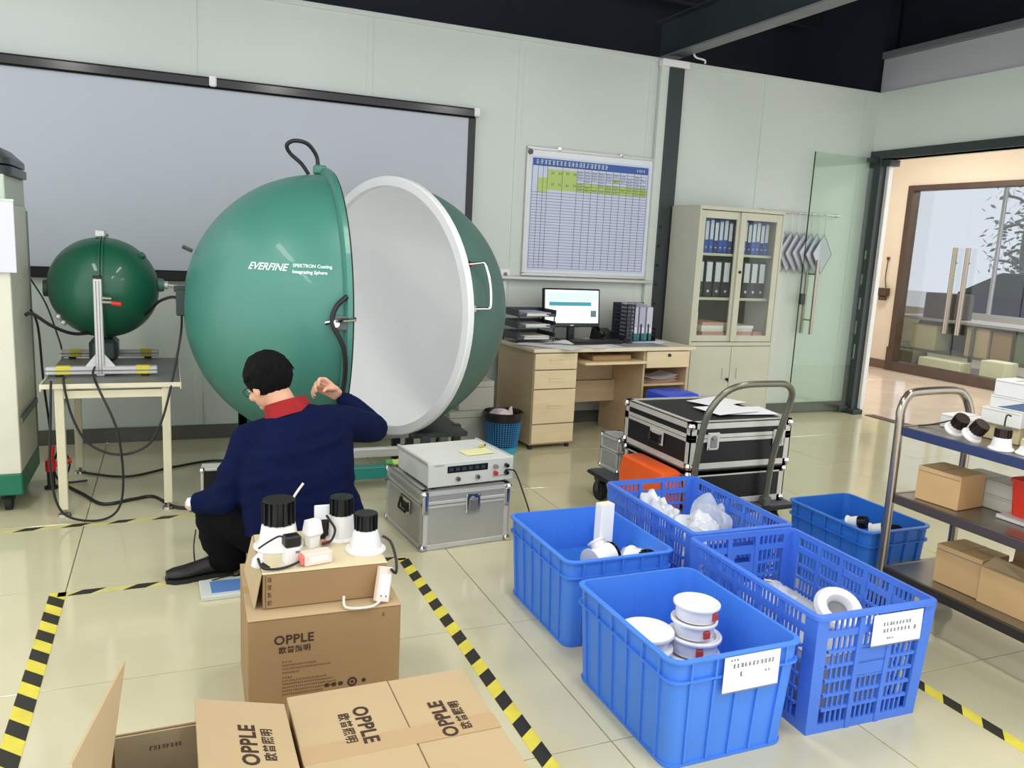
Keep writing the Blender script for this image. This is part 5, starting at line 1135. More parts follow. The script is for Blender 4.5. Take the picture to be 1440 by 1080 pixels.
def butterfly_latch(parent, x, y, z, axis, mat=chrome_m, s=1.0):
    X = T(x, y, z) @ RZ(axis)
    l = MB(X).box(0, -0.004, 0, 0.075*s, 0.008, 0.095*s, 0.003).build('latch', mat, parent)
    MB(X).box(0, -0.009, -0.004, 0.045*s, 0.006, 0.06*s, 0.003).cyl((0, -0.010, 0.02*s), (0, -0.018, 0.02*s), 0.014*s, seg=14).box(0, -0.016, 0.02*s, 0.03*s, 0.006, 0.008*s, 0.002).build('latch_plate', M('dull steel', (150, 150, 148), 0.35, 0.7), l)
    for sx in (-1, 1):
        for sz in (-1, 1): MB(X).cyl((sx*0.031*s, -0.006, sz*0.04*s), (sx*0.031*s, -0.011, sz*0.04*s), 0.004, seg=8).build('rivet', chrome_m, l)
def case_handle(parent, x, y, z, axis, mat=chrome_m):
    X = T(x, y, z) @ RZ(axis)
    l = MB(X).box(0, -0.003, 0, 0.13, 0.006, 0.075, 0.003).build('handle_plate', mat, parent)
    MB(X).box(0, -0.0062, -0.006, 0.10, 0.002, 0.045, 0.0005).build('recess', black_m, l)
    MB(X).tube([(-0.05, -0.008, 0.022), (-0.05, -0.016, -0.012), (-0.044, -0.02, -0.026), (0.044, -0.02, -0.026), (0.05, -0.016, -0.012), (0.05, -0.008, 0.022)], 0.006, seg=8, smooth=False).build('grip', black_m, l)
# aluminium case with the power supply
ac = thing('aluminium_case', 'silver aluminium equipment case with chrome latch under the power supply', 'case', (1.277, 3.755, 0), 0.09)
case_box(ac, 0.46, 0.50, 0.298, alus_m, alu_m, 0.225, 0.028, 0.018)
butterfly_latch(ac, 0.03, -0.25, 0.215, 0); case_handle(ac, -0.23, -0.03, 0.17, -PI/2)
for sx in (-1, 1): MB().box(sx*0.215, -0.252, 0.235, 0.03, 0.006, 0.11, 0.003).box(sx*0.215, -0.254, 0.235, 0.018, 0.008, 0.08, 0.003).build('corner_bracket', chrome_m, ac)
psu = thing('power_supply', 'silver bench power supply with dark display and knobs on the aluminium case', 'instrument', (1.295, 3.70, 0.300), 0.12)
w, d, h = 0.455, 0.385, 0.125
for sx in (-1, 1):
    for sy in (-1, 1): MB().cyl((sx*0.19, sy*0.16, 0), (sx*0.19, sy*0.16, 0.014), 0.014, 0.016, 12).build('foot', rubber_m, psu)
MB().bx(-w/2+0.006, w/2-0.006, -d/2+0.008, d/2, 0.014, h, 0.002).build('case', M('pale instrument enamel', (218, 220, 214), 0.4, var=0.02), psu)
fp_ = MB().bx(-w/2, w/2, -d/2, -d/2+0.009, 0.012, h+0.002, 0.003).build('front_panel', M('front panel grey', (198, 202, 196), 0.4), psu)
for s in (-1, 1): MB().bx(s*w/2, s*(w/2-0.014), -d/2+0.009, d/2+0.01, h-0.012, h+0.005, 0.002).build('side_rail', alu_m, psu)
yf = -d/2
MB().bx(-0.13, 0.085, yf-0.0015, yf, 0.075, 0.108, 0.001).build('display', M('dark display', (24, 28, 30), 0.15), fp_)
m = MB()
for g_ in range(6): m.bx(-0.12+0.034*g_, -0.10+0.034*g_, yf-0.002, yf-0.0014, 0.083, 0.100)
m.build('digit_window', M('dim digits', (54, 60, 62), 0.3), fp_)
for x in (-0.075, 0.03): MB().cyl((x, yf, 0.045), (x, yf-0.014, 0.045), 0.012, 0.010, 16).build('knob', stain_m, fp_)
for (x, z, mm) in ((0.125, 0.055, red_m), (0.125, 0.088, M('grey post', (130, 124, 120), 0.5)), (0.185, 0.052, black_m), (0.185, 0.088, black_m)): MB().cyl((x, yf, z), (x, yf-0.02, z), 0.010, seg=12).build('binding_post', mm, fp_)
m = MB(); glyph_row(m, -w/2+0.03, 0.05, 0.006, 8, T(0, yf-0.0005, 0.112)); glyph_row(m, 0.115, 0.085, 0.005, 12, T(0, yf-0.0005, 0.035)); tag(m.build('panel_print', inkb_m, fp_), kind='stuff')
q = thing('sticky_note', 'pale yellow sticky note on the top of the silver power supply', 'note', (1.39, 3.65, 0.4275), 0.14)
MB().sheet(0.15, 0.10, 6, 4, lambda u, v: 0.0003+0.003*u*u).build('note', M('pale yellow note', (232, 230, 170), 0.8), q)
q = thing('test_lead_clip', 'small yellow and black clip lying on the power supply top', 'clip', (1.45, 3.74, 0.4275), 0.6)
MB().box(0, 0, 0.006, 0.04, 0.012, 0.012, 0.003).build('grip', M('clip yellow', (200, 190, 80), 0.5), q); MB().box(0.028, 0, 0.005, 0.02, 0.008, 0.008, 0.002).build('jaw', black_m, q)
q = thing('glove', 'yellow-green work glove lying on the aluminium case left of the power supply', 'glove', (1.075, 3.945, 0.300), -0.1)
m = MB(); bmesh.ops.create_icosphere(m.bm, subdivisions=3, radius=1)
for v in m.bm.verts: v.co = Vector((v.co.x*0.05, v.co.y*0.035, 0.014+v.co.z*0.014+0.006*mnoise.noise(v.co*3)))
for k in range(4): m.tube([(0.03, -0.024+0.016*k, 0.014), (0.075, -0.028+0.018*k, 0.014), (0.10-0.008*abs(k-1.5), -0.03+0.019*k, 0.009)], 0.0085, seg=8)
m.tube([(-0.01, 0.03, 0.012), (0.02, 0.055, 0.012), (0.045, 0.062, 0.009)], 0.009, seg=8)
m.build('hand_part', M('lime knit', (196, 216, 120), 0.9, bump=0.3, bscale=120), q); MB().lathe([(0.026, -0.07), (0.03, -0.035), (0.024, -0.035), (0.02, -0.07), (0.026, -0.07)], 16, T(0, 0, 0.016) @ RY(PI/2) @ Matrix.Diagonal((0.5, 1, 1, 1)), cap=False).build('cuff', M('green cuff', (84, 150, 84), 0.9), q)
cable('red and black test leads drooping from the power supply over the case corner', [(1.50, 3.54, 0.36), (1.52, 3.50, 0.37), (1.55, 3.52, 0.35), (1.58, 3.50, 0.27), (1.62, 3.46, 0.12), (1.60, 3.44, 0.02), (1.56, 3.42, 0.008)], 0.004)

# flight cases on a platform trolley
pt = thing('platform_trolley', 'grey platform trolley with a steel hoop handle carrying the flight cases', 'trolley', (2.63, 3.72, 0))
MB().bx(-0.36, 0.42, -0.50, 0.36, 0.135, 0.17, 0.008).build('deck', M('dark trolley deck', (74, 78, 86), 0.6, var=0.1), pt)
MB().bx(-0.37, 0.43, -0.51, 0.37, 0.142, 0.163, 0.008).build('bumper', rubber_m, pt)
hpts = [(-0.235, -0.485, 0.15), (-0.237, -0.50, 0.40), (-0.24, -0.54, 0.62), (-0.222, -0.565, 0.72), (-0.16, -0.585, 0.80), (-0.07, -0.60, 0.835), (0.10, -0.60, 0.838), (0.19, -0.60, 0.832), (0.245, -0.585, 0.79), (0.255, -0.565, 0.72), (0.242, -0.54, 0.60), (0.236, -0.50, 0.40), (0.235, -0.485, 0.15)]
MB().tube(hpts, 0.0165, seg=12, sub=5).build('hoop_handle', M('grey green steel tube', (122, 122, 106), 0.28, 0.6), pt)
for s in (-1, 1): MB().box(s*0.235, -0.485, 0.19, 0.05, 0.05, 0.05, 0.006).build('handle_socket', M('bracket steel', (96, 98, 96), 0.4, 0.5), pt)
for x in (-0.32, 0.34):
    for y in (-0.42, 0.28):
        cst = MB().bx(x-0.03, x+0.03, y-0.03, y+0.03, 0.115, 0.134, 0.003).bx(x-0.028, x-0.022, y-0.02, y+0.02, 0.05, 0.115).bx(x+0.022, x+0.028, y-0.02, y+0.02, 0.05, 0.115).build('castor_fork', steel_dk, pt)
        MB().cyl((x-0.018, y, 0.056), (x+0.018, y, 0.056), 0.056, seg=20).build('wheel', rubber_m, cst)
blk = M('black laminate', (16, 17, 20), 0.5, bump=0.08, bscale=200); edg = M('flight edge aluminium', (206, 204, 196), 0.4, 0.25, var=0.06)
f1 = thing('flight_case', 'lower black flight case with metal edges on the platform trolley', 'case', (2.70, 3.585, 0.171)); case_box(f1, 0.62, 0.62, 0.198, blk, edg, 0.19, 0.036)
f2 = thing('flight_case', 'upper black flight case with metal edges and loose papers on its lid', 'case', (2.70, 3.585, 0.371)); case_box(f2, 0.635, 0.635, 0.25, blk, edg, 0.165, 0.036, 0.022)
butterfly_latch(f2, -0.18, -0.318, 0.15, 0, edg, 0.95); butterfly_latch(f2, 0.235, -0.318, 0.15, 0, edg, 0.95); case_handle(f2, -0.318, -0.02, 0.11, -PI/2, edg)
for i, (x, y, rz, lab) in enumerate(((2.87, 3.72, 0.35, 'white sheet at the back of the upper flight case lid'), (2.77, 3.50, 0.12, 'white sheet across the front of the upper flight case lid'), (2.88, 3.48, -0.15, 'second white sheet beneath the front one on the upper flight case'))):
    paper(lab, (x, y, 0.6225+(0.003 if i == 1 else 0)), rz, 0.297, 0.21, curl=0.006 if i < 2 else 0.001, seed=10+i)
a2 = thing('aluminium_case', 'small upright silver aluminium case behind the orange box on the trolley', 'case', (2.425, 4.02, 0.171), 0.05)
case_box(a2, 0.13, 0.20, 0.21, alus_m, alu_m, 0.12, 0.02, 0.014)
ob = thing('orange_box', 'orange plastic box leaning beside the flight cases on the trolley', 'box', (2.315, 3.50, 0.1715), 0.0)
MB().loft([rrect(0.13, 0.42, 0.02, 0), rrect(0.135, 0.43, 0.02, 0.10), rrect(0.12, 0.40, 0.02, 0.18), rrect(0.10, 0.36, 0.02, 0.19)], x=T(0, 0, 0)).build('shell', orange_m, ob)
MB().box(0, -0.218, 0.09, 0.06, 0.012, 0.02, 0.004).build('grip', M('dark orange', (206, 70, 24), 0.4), ob)

# shelf trolley at the right
sx0, sx1, sy0, sy1 = 2.70, 3.10, 1.30, 2.32
sc_ = thing('shelf_trolley', 'three-tier stainless shelf trolley with hoop handle at the right edge', 'trolley', (2.90, 1.81, 0))
ox, oy = 2.90, 1.81
def L3(x, y, z): return (x-ox, y-oy, z)
MB().tube([L3(sx0, sy1, 0.12), L3(sx0, sy1, 0.5), L3(sx0-0.003, sy1, 0.80), L3(sx0+0.0, sy1+0.005, 0.87), L3(sx0+0.03, sy1+0.012, 0.92), L3(sx0+0.085, sy1+0.016, 0.942), L3(sx1-0.10, sy1+0.016, 0.945), L3(sx1-0.04, sy1+0.014, 0.925), L3(sx1-0.01, sy1+0.008, 0.88), L3(sx1, sy1, 0.80), L3(sx1, sy1, 0.5), L3(sx1, sy1, 0.12)], 0.0175, seg=14, sub=5).build('hoop_handle', stain_m, sc_)
for x in (sx0, sx1): MB().cyl(L3(x, sy0, 0.12), L3(x, sy0, 0.85), 0.0175, seg=14).build('post', stain_m, sc_)
for z, em, nm in ((0.808, M('blue film edge', (58, 70, 110), 0.35, 0.3), 'top_shelf'), (0.527, M('brown grey edge', (88, 78, 76), 0.4, 0.4), 'middle_shelf'), (0.215, M('dark shelf edge', (60, 56, 50), 0.4, 0.4), 'bottom_shelf')):
    shf = MB().bx(sx0-ox+0.004, sx1-ox-0.004, sy0-oy, sy1-oy, z-0.006, z, 0.001).build(nm, stainS_m, sc_)
    m = MB(); m.bx(sx0-ox-0.004, sx0-ox+0.014, sy0-oy, sy1-oy-0.02, z-0.035, z+0.002, 0.002); m.build('edge_strip', em, shf)
    m = MB(); m.bx(sx1-ox-0.014, sx1-ox+0.004, sy0-oy, sy1-oy-0.02, z-0.035, z+0.002, 0.002).bx(sx0-ox+0.01, sx1-ox-0.01, sy1-oy-0.012, sy1-oy+0.004, z-0.035, z+0.002, 0.002).bx(sx0-ox+0.01, sx1-ox-0.01, sy0-oy-0.004, sy0-oy+0.012, z-0.035, z+0.002, 0.002); m.build('edge_rail', stain_m, shf)
for x in (sx0, sx1):
    for y in (sy0, sy1):
        c_ = MB().cyl(L3(x, y, 0.09), L3(x, y, 0.13), 0.022).bx(x-ox-0.02, x-ox+0.02, y-oy-0.016, y-oy+0.016, 0.075, 0.095, 0.003).build('castor_fork', steel_dk, sc_)
        MB().cyl(L3(x-0.014, y, 0.045), L3(x+0.014, y, 0.045), 0.045, seg=20).build('wheel', rubber_m, c_)
# things on the top shelf
brz = M('dark bronze heat sink', (52, 40, 34), 0.4, 0.3)
for i, (x, y, a, tip) in enumerate(((2.80, 2.155, 0.2, True), (2.765, 2.055, 0.5, True), (2.755, 1.925, 0, False), (2.79, 1.845, 0, False))):
    lab = ['dark-finned downlight tipped over, farthest along the top trolley shelf', 'dark-finned downlight tipped over, second along the top trolley shelf', 'white downlight standing with a bronze finned cap on the top trolley shelf', 'white downlight with pale cap at the right edge of the top trolley shelf'][i]
    if tip: downlight(lab, (x, y, 0.828), 0.038, 0.066, True, rot=(0.55, -0.35, a), hs=brz, hr=0.75, hh=0.6)
    else: downlight(lab, (x, y, 0.8095), 0.043, 0.075 if i == 2 else 0.05, True, hs=brz if i == 2 else M('pale cap', (222, 206, 170), 0.5), hr=0.66, hh=0.4)
cable('thin dark lead standing up from the bronze capped downlight on the trolley', [(2.755, 1.925, 0.895), (2.758, 1.926, 0.925), (2.77, 1.93, 0.935), (2.79, 1.93, 0.93)], 0.003)
cable('thin dark lead curling near the handle of the shelf trolley', [(2.80, 2.17, 0.86), (2.84, 2.22, 0.845), (2.86, 2.26, 0.83), (2.82, 2.29, 0.815), (2.78, 2.30, 0.812)], 0.003)
def small_box(label, loc, w, d, h, mat, rz=0.0, group=None, band=None, cat='box', name='carton'):
    q = thing(name, label, cat, loc, rz, group)
    MB().bx(-w/2, w/2, -d/2, d/2, 0, h, 0.002).build('body', mat, q)
    MB().bx(-w/2+0.002, w/2-0.002, -0.001, 0.001, h, h+0.0008).bx(-w/2-0.0008, -w/2, -d/2+0.004, d/2-0.004, h*0.86, h*0.88).build('lid_seam', M('seam grey', (132, 124, 108), 0.8), q)
    if band: MB().slab([(-w/2-0.001, d*0.3, h*0.15), (-w/2-0.001, -d*0.42, h*0.15), (-w/2-0.001, -d*0.42, h*0.85), (-w/2-0.001, d*0.1, h*0.3)], 0.0006).build('blue_print', band, q)
    return q
wbx = M('white carton board', (228, 228, 224), 0.7, var=0.02); kbx = M('yellowed board', (206, 192, 148), 0.7, var=0.04); bpr = M('slate blue print', (92, 112, 146), 0.7)
small_box('small white-topped carton beside the trolley handle on the top shelf', (2.945, 2.205, 0.8095), 0.13, 0.16, 0.055, wbx, 0.05)
small_box('yellowed carton at the foot of the tall stack on the top trolley shelf', (2.945, 2.035, 0.8095), 0.12, 0.15, 0.062, kbx, 0.05)
small_box('white carton second from the bottom of the tall stack on the trolley', (2.945, 2.03, 0.8725), 0.15, 0.155, 0.058, wbx, 0.05)
small_box('white carton with slate blue wedge print in the tall stack on the trolley', (2.94, 2.01, 0.9315), 0.12, 0.15, 0.048, wbx, 0.05, band=bpr)
small_box('white carton fourth from the bottom of the tall stack on the trolley', (2.94, 2.0, 0.9805), 0.12, 0.15, 0.062, wbx, 0.05)
small_box('cream carton topmost of the tall stack on the trolley', (2.95, 1.955, 1.0435), 0.08, 0.07, 0.048, M('cream carton', (226, 222, 190), 0.7), 0.05)
for k in range(4): small_box(['white carton lowest of the near stack at the right frame edge', 'white carton second lowest of the near stack at the right frame edge', 'white carton second highest of the near stack at the right frame edge', 'white carton topmost of the near stack at the right frame edge'][k], (2.95, 1.845, 0.8095+0.0505*k), 0.12, 0.13, 0.05, wbx, 0.03, 'white cartons at the right edge of the trolley')
# middle shelf
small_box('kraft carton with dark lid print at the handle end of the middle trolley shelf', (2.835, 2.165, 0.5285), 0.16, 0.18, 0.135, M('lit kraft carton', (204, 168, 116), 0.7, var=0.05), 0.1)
small_box('flat grey-white carton behind the kraft one on the middle trolley shelf', (3.00, 2.10, 0.5285), 0.14, 0.26, 0.055, M('grey white carton', (196, 196, 182), 0.7, var=0.03), 0.02)
small_box('upper grey-white carton behind the kraft one on the middle shelf', (3.0, 2.09, 0.5845), 0.14, 0.25, 0.055, M('grey white carton', (196, 196, 182), 0.7, var=0.03), 0.02)
rb_ = thing('red_bin', 'red-orange plastic bin on the white tray of the middle trolley shelf', 'bin', (2.98, 1.86, 0.5455))
MB().loft([rrect(0.17, 0.18, 0.015, 0), rrect(0.19, 0.20, 0.018, 0.14), rrect(0.18, 0.19, 0.015, 0.14), rrect(0.16, 0.17, 0.012, 0.006)]).build('body', M('red orange plastic', (226, 58, 36), 0.4), rb_); MB().loft([rrect(0.20, 0.21, 0.02, 0.128), rrect(0.20, 0.21, 0.02, 0.14), rrect(0.182, 0.192, 0.016, 0.14), rrect(0.182, 0.192, 0.016, 0.128)], False, False).build('rim', M('red orange plastic', (226, 58, 36), 0.4), rb_)
small_box('flat white tray under the red bin on the middle trolley shelf', (2.97, 1.855, 0.5285), 0.23, 0.24, 0.0155, wbx, 0.0, cat='tray', name='tray')
small_box('tan carton at the near right edge of the middle trolley shelf', (2.83, 1.66, 0.5285), 0.15, 0.13, 0.10, cardT_m, 0.0)
# bottom shelf: two kraft cartons, one with a torn open lid
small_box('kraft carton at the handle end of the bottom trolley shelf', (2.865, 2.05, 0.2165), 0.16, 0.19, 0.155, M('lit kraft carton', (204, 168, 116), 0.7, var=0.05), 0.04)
q = thing('carton', 'kraft carton with torn open lid flaps on the bottom trolley shelf', 'box', (2.87, 1.855, 0.2165), 0.03)
m = MB(); w, d, h = 0.18, 0.185, 0.135
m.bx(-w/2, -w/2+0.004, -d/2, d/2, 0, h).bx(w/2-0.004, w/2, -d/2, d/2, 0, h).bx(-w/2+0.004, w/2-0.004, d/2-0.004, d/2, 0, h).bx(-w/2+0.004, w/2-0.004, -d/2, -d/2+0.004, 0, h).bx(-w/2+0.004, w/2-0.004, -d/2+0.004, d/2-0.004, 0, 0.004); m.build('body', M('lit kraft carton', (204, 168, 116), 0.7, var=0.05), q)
MB().slab([(-w/2, d/2, h), (-w/2, -d/2, h), (-w/2+0.085, -d/2, h+0.012), (-w/2+0.075, d/2, h+0.03)], 0.004).build('lid_flap', cardT_m, q); MB().slab([(w/2, -d/2, h), (w/2, d/2, h), (w/2+0.01, d/2, h+0.08), (w/2+0.02, -d/2, h+0.07)], 0.004).build('lid_flap', card_m, q)
MB().slab([(-w/2, -d/2, h), (w/2, -d/2, h), (w/2-0.01, -d/2-0.03, h+0.05), (-w/2+0.02, -d/2-0.02, h+0.06)], 0.004).build('end_flap', card_m, q)

# ================================================================== THE SEATED MAN
def capsule_chain(bm, pts):
    # pts: list of (point, radius); tapered cylinders with round joints, later fused by a voxel remesh
    for (p, r) in pts:
        g = bmesh.ops.create_icosphere(bm, subdivisions=2, radius=r)
        for v in g['verts']: v.co += Vector(p)
    for (p, r), (q, s) in zip(pts, pts[1:]):
        p, q = Vector(p), Vector(q)
        if (q-p).length < 1e-5: continue
        A = align(q-p); n = 16
        a = [bm.verts.new(p + A @ Vector((r*math.cos(2*PI*k/n), r*math.sin(2*PI*k/n), 0))) for k in range(n)]
        b = [bm.verts.new(q + A @ Vector((s*math.cos(2*PI*k/n), s*math.sin(2*PI*k/n), 0))) for k in range(n)]
        for k in range(n): bm.faces.new((a[k], a[(k+1) % n], b[(k+1) % n], b[k]))
        bm.faces.new(a[::-1]); bm.faces.new(b)
def ellipsoid(bm, c, r, X=None, sub=3):
    g = bmesh.ops.create_icosphere(bm, subdivisions=sub, radius=1)
    for v in g['verts']:
        co = Vector((v.co.x*r[0]+c[0], v.co.y*r[1]+c[1], v.co.z*r[2]+c[2])); v.co = X @ co if X else co
def rings(bm, R_, n=28):
    # closed loft through tilted elliptical rings: (centre, rx, ry, tilt about y, tilt about x, turn)
    L = []
    for (c, rx, ry, ty, tx, tz) in R_:
        X = T(*c) @ RZ(tz) @ RY(ty) @ RX(tx)
        L.append([bm.verts.new(X @ Vector((rx*math.cos(2*PI*k/n), ry*math.sin(2*PI*k/n), 0))) for k in range(n)])
    for A, B in zip(L, L[1:]):
        for k in range(n): bm.faces.new((A[k], A[(k+1) % n], B[(k+1) % n], B[k]))
    bm.faces.new(L[0][::-1]); bm.faces.new(L[-1])
def fused(bm, name, mat, parent, voxel, smooth_it=4, wr=0.0, wscale=9.0, seed=0.0, wr2=0.0):
    bmesh.ops.recalc_face_normals(bm, faces=bm.faces)
    me = bpy.data.meshes.new(name); bm.to_mesh(me); bm.free()
    o = bpy.data.objects.new(name, me); COL.objects.link(o)
    md = o.modifiers.new('fuse', 'REMESH'); md.mode = 'VOXEL'; md.voxel_size = voxel
    if smooth_it:
        sm = o.modifiers.new('soften', 'SMOOTH'); sm.iterations = smooth_it; sm.factor = 0.5
    dg = bpy.context.evaluated_depsgraph_get(); dg.update()
    me2 = bpy.data.meshes.new_from_object(o.evaluated_get(dg)); o.modifiers.clear(); o.data = me2; bpy.data.meshes.remove(me)
    me2.name = name
    if wr:
        ns = [v.normal.copy() for v in me2.vertices]
        for v, n in zip(me2.vertices, ns):
            p = v.co; q = Vector((p.x*0.8, p.y*0.8, p.z*1.9))*wscale
            v.co = p + n*(wr*(1-2*abs(mnoise.noise(q+Vector((seed, 0, 0))))) + wr2*mnoise.noise(p*30))
    me2.materials.clear(); me2.materials.append(mat)
    for f in me2.polygons: f.use_smooth = True
    if parent is not None: o.parent = parent
    return o
HC = Vector((0.374, 3.472, 0.833)); XHd = T(*HC) @ RZ(0.62) @ RX(-0.42) @ RY(-0.08)
NB = (0.445, 3.43, 0.715)
shR, elR, wrR = (0.665, 3.46, 0.645), (0.865, 3.64, 0.575), (0.742, 3.695, 0.700)
shL, elL, wrL = (0.305, 3.42, 0.585), (0.205, 3.395, 0.365), (0.068, 3.475, 0.322)
bm = bmesh.new()
# head: skull, face, jaw, nose, ears
ellipsoid(bm, (0, -0.005, 0.018), (0.074, 0.092, 0.096), XHd)
ellipsoid(bm, (0, 0.022, -0.035), (0.060, 0.070, 0.078), XHd)
ellipsoid(bm, (0, 0.048, -0.085), (0.036, 0.036, 0.028), XHd)
ellipsoid(bm, (0, 0.098, -0.030), (0.013, 0.018, 0.022), XHd); ellipsoid(bm, (0, 0.090, -0.008), (0.009, 0.012, 0.026), XHd)
for s in (-1, 1):
    ellipsoid(bm, (s*0.077, -0.004, -0.022), (0.008, 0.020, 0.032), XHd @ T(s*0.0, 0, 0)); ellipsoid(bm, (s*0.030, 0.082, -0.002), (0.020, 0.010, 0.007), XHd); ellipsoid(bm, (s*0.045, 0.062, -0.040), (0.020, 0.018, 0.020), XHd)
ellipsoid(bm, (0, 0.088, -0.064), (0.024, 0.010, 0.006), XHd); ellipsoid(bm, (0, 0.086, -0.073), (0.020, 0.010, 0.006), XHd)
capsule_chain(bm, [(tuple(XHd @ Vector((0, -0.022, -0.045))), 0.056), (NB, 0.058), ((0.475, 3.42, 0.63), 0.08)])
# trunk and limbs inside the clothes
rings(bm, [((0.49, 3.385, 0.20), 0.17, 0.12, 0, 0, 0.2), ((0.485, 3.375, 0.34), 0.165, 0.11, -0.05, 0, 0.2), ((0.485, 3.395, 0.50), 0.18, 0.12, -0.1, -0.1, 0.2), ((0.485, 3.42, 0.62), 0.17, 0.09, -0.2, -0.2, 0.2), ((0.465, 3.43, 0.69), 0.08, 0.06, -0.2, -0.2, 0.2)])
capsule_chain(bm, [((0.50, 3.42, 0.62), 0.07), (shR, 0.06), (elR, 0.043), (wrR, 0.030)])
capsule_chain(bm, [((0.45, 3.41, 0.58), 0.07), (shL, 0.06), (elL, 0.043), (wrL, 0.029)])
capsule_chain(bm, [((0.41, 3.38, 0.21), 0.09), ((0.17, 3.50, 0.28), 0.055), ((0.205, 3.475, 0.085), 0.030), ((0.12, 3.465, 0.032), 0.018)])
capsule_chain(bm, [((0.57, 3.39, 0.21), 0.09), ((0.70, 3.72, 0.30), 0.055), ((0.66, 3.60, 0.085), 0.035), ((0.68, 3.70, 0.045), 0.03)])
# right hand: raised, fingers curled forward and down
def hand(bm, wr, kn_c, side, curl_dir, across, thumb_dir, L=0.034):
    wr, kn_c = Vector(wr), Vector(kn_c); across = Vector(across).normalized(); curl = Vector(curl_dir).normalized()
    fwd = (kn_c-wr).normalized()
    for k in range(4): capsule_chain(bm, [(tuple(wr+across*(k-1.5)*0.011), 0.014), (tuple(kn_c+across*(k-1.5)*0.0205), 0.0115)])
    for k in range(4):
        ln = (0.9, 1.05, 1.0, 0.8)[k]*L; p0 = kn_c+across*(k-1.5)*0.0205
        b1 = 0.45+0.12*k; b2 = 1.25+0.12*k; b3 = 1.9+0.1*k
        d = lambda b: (fwd*math.cos(b)+curl*math.sin(b)).normalized()
        p1 = p0+d(b1)*ln; p2 = p1+d(b2)*ln*0.72; p3 = p2+d(b3)*ln*0.5
        capsule_chain(bm, [(tuple(p0), 0.0095), (tuple(p1), 0.0088), (tuple(p2), 0.008), (tuple(p3), 0.007)])
    td = Vector(thumb_dir).normalized(); t0 = wr+(kn_c-wr)*0.25+across*-0.024*side
    t1 = t0+(td*0.8+fwd*0.5).normalized()*0.036; t2 = t1+(td*0.2+fwd*0.9+curl*0.4).normalized()*0.030; t3 = t2+(fwd*0.5+curl*0.9).normalized()*0.02
    capsule_chain(bm, [(tuple(t0), 0.013), (tuple(t1), 0.0115), (tuple(t2), 0.0095), (tuple(t3), 0.008)])
hand(bm, (0.705, 3.69, 0.728), (0.628, 3.675, 0.782), 1, (-0.1, -0.55, -0.8), (-0.45, 0.25, -0.62), (-0.5, -0.6, -0.2))
hand(bm, (0.085, 3.497, 0.312), (0.140, 3.55, 0.285), -1, (0.3, 0.1, -0.9), (0.85, -0.35, 0.1), (0.6, 0.4, -0.1))
man = fused(bm, 'person', skin_m, None, 0.0048, 3)
tag(man, 'person squatting with back turned in a navy jacket with red collar, one hand raised', 'person')
# eyes
for s in (-1, 1):
    e = bmesh.new(); ellipsoid(e, (s*0.030, 0.0855, -0.010), (0.011, 0.008, 0.006), XHd, 2)
    m = MB(); m.bm.free(); m.bm = e; m.build('eye', M('eye white', (230, 226, 220), 0.3), man)
# hair
bm = bmesh.new(); ellipsoid(bm, (0, -0.016, 0.030), (0.094, 0.109, 0.102), XHd, 5)
iX = XHd.inverted()
for v in bm.verts:
    p = iX @ v.co; n = mnoise.noise(p*55)*0.004+mnoise.noise(Vector((p.x*90, p.y*90, p.z*25)))*0.003
    front = max(0, min(1, (p.y-0.02)/0.05)); low = -0.042-0.02*max(0, min(1, -p.y/0.06))+0.075*front
    if p.z < low:
        f = min(1, (low-p.z)/0.02); p = p.lerp(Vector((p.x*0.72, p.y*0.74-0.004, max(p.z, low-0.02))), f)
    v.co = XHd @ (p*(1+n*10*0.9))
m = MB(); m.bm.free(); m.bm = bm; m.build('hair', hair_m, man, ang=60)
m = MB(); R_ = random.Random(4)
for k in range(150):
    a, e = R_.uniform(0, 2*PI), R_.uniform(0.15, 1.35)
    d = Vector((0.089*math.cos(e)*math.cos(a), 0.104*math.cos(e)*math.sin(a), 0.099*math.sin(e))); t_ = Vector((-d.y, d.x, 0)).normalized()*R_.uniform(-0.6, 0.6)+Vector((d.x*3, d.y*3, -0.9))
    p0 = d+Vector((0, -0.016, 0.030)); p1 = p0+t_.normalized()*0.02+d.normalized()*0.004; p2 = p0+t_.normalized()*0.04+d.normalized()*0.001
    m.tube([XHd @ p0, XHd @ p1, XHd @ p2], 0.0022, seg=4, sub=2)
tag(m.build('hair_locks', hair_m, man), kind='stuff')
m = MB(XHd)
for s in (-1, 1): m.tube([(s*0.076, 0.0, -0.004), (s*0.077, 0.05, -0.002), (s*0.070, 0.088, -0.006)], 0.0022, seg=6); m.tube([(s*0.03+0.026*math.cos(2*PI*k/20), 0.100, -0.012+0.018*math.sin(2*PI*k/20)) for k in range(20)], 0.0016, seg=5, sub=1, closed=True)
m.tube([(-0.006, 0.101, -0.008), (0, 0.104, -0.005), (0.006, 0.101, -0.008)], 0.0016, seg=5); m.build('glasses', M('dark spectacle frame', (40, 36, 36), 0.3), man)
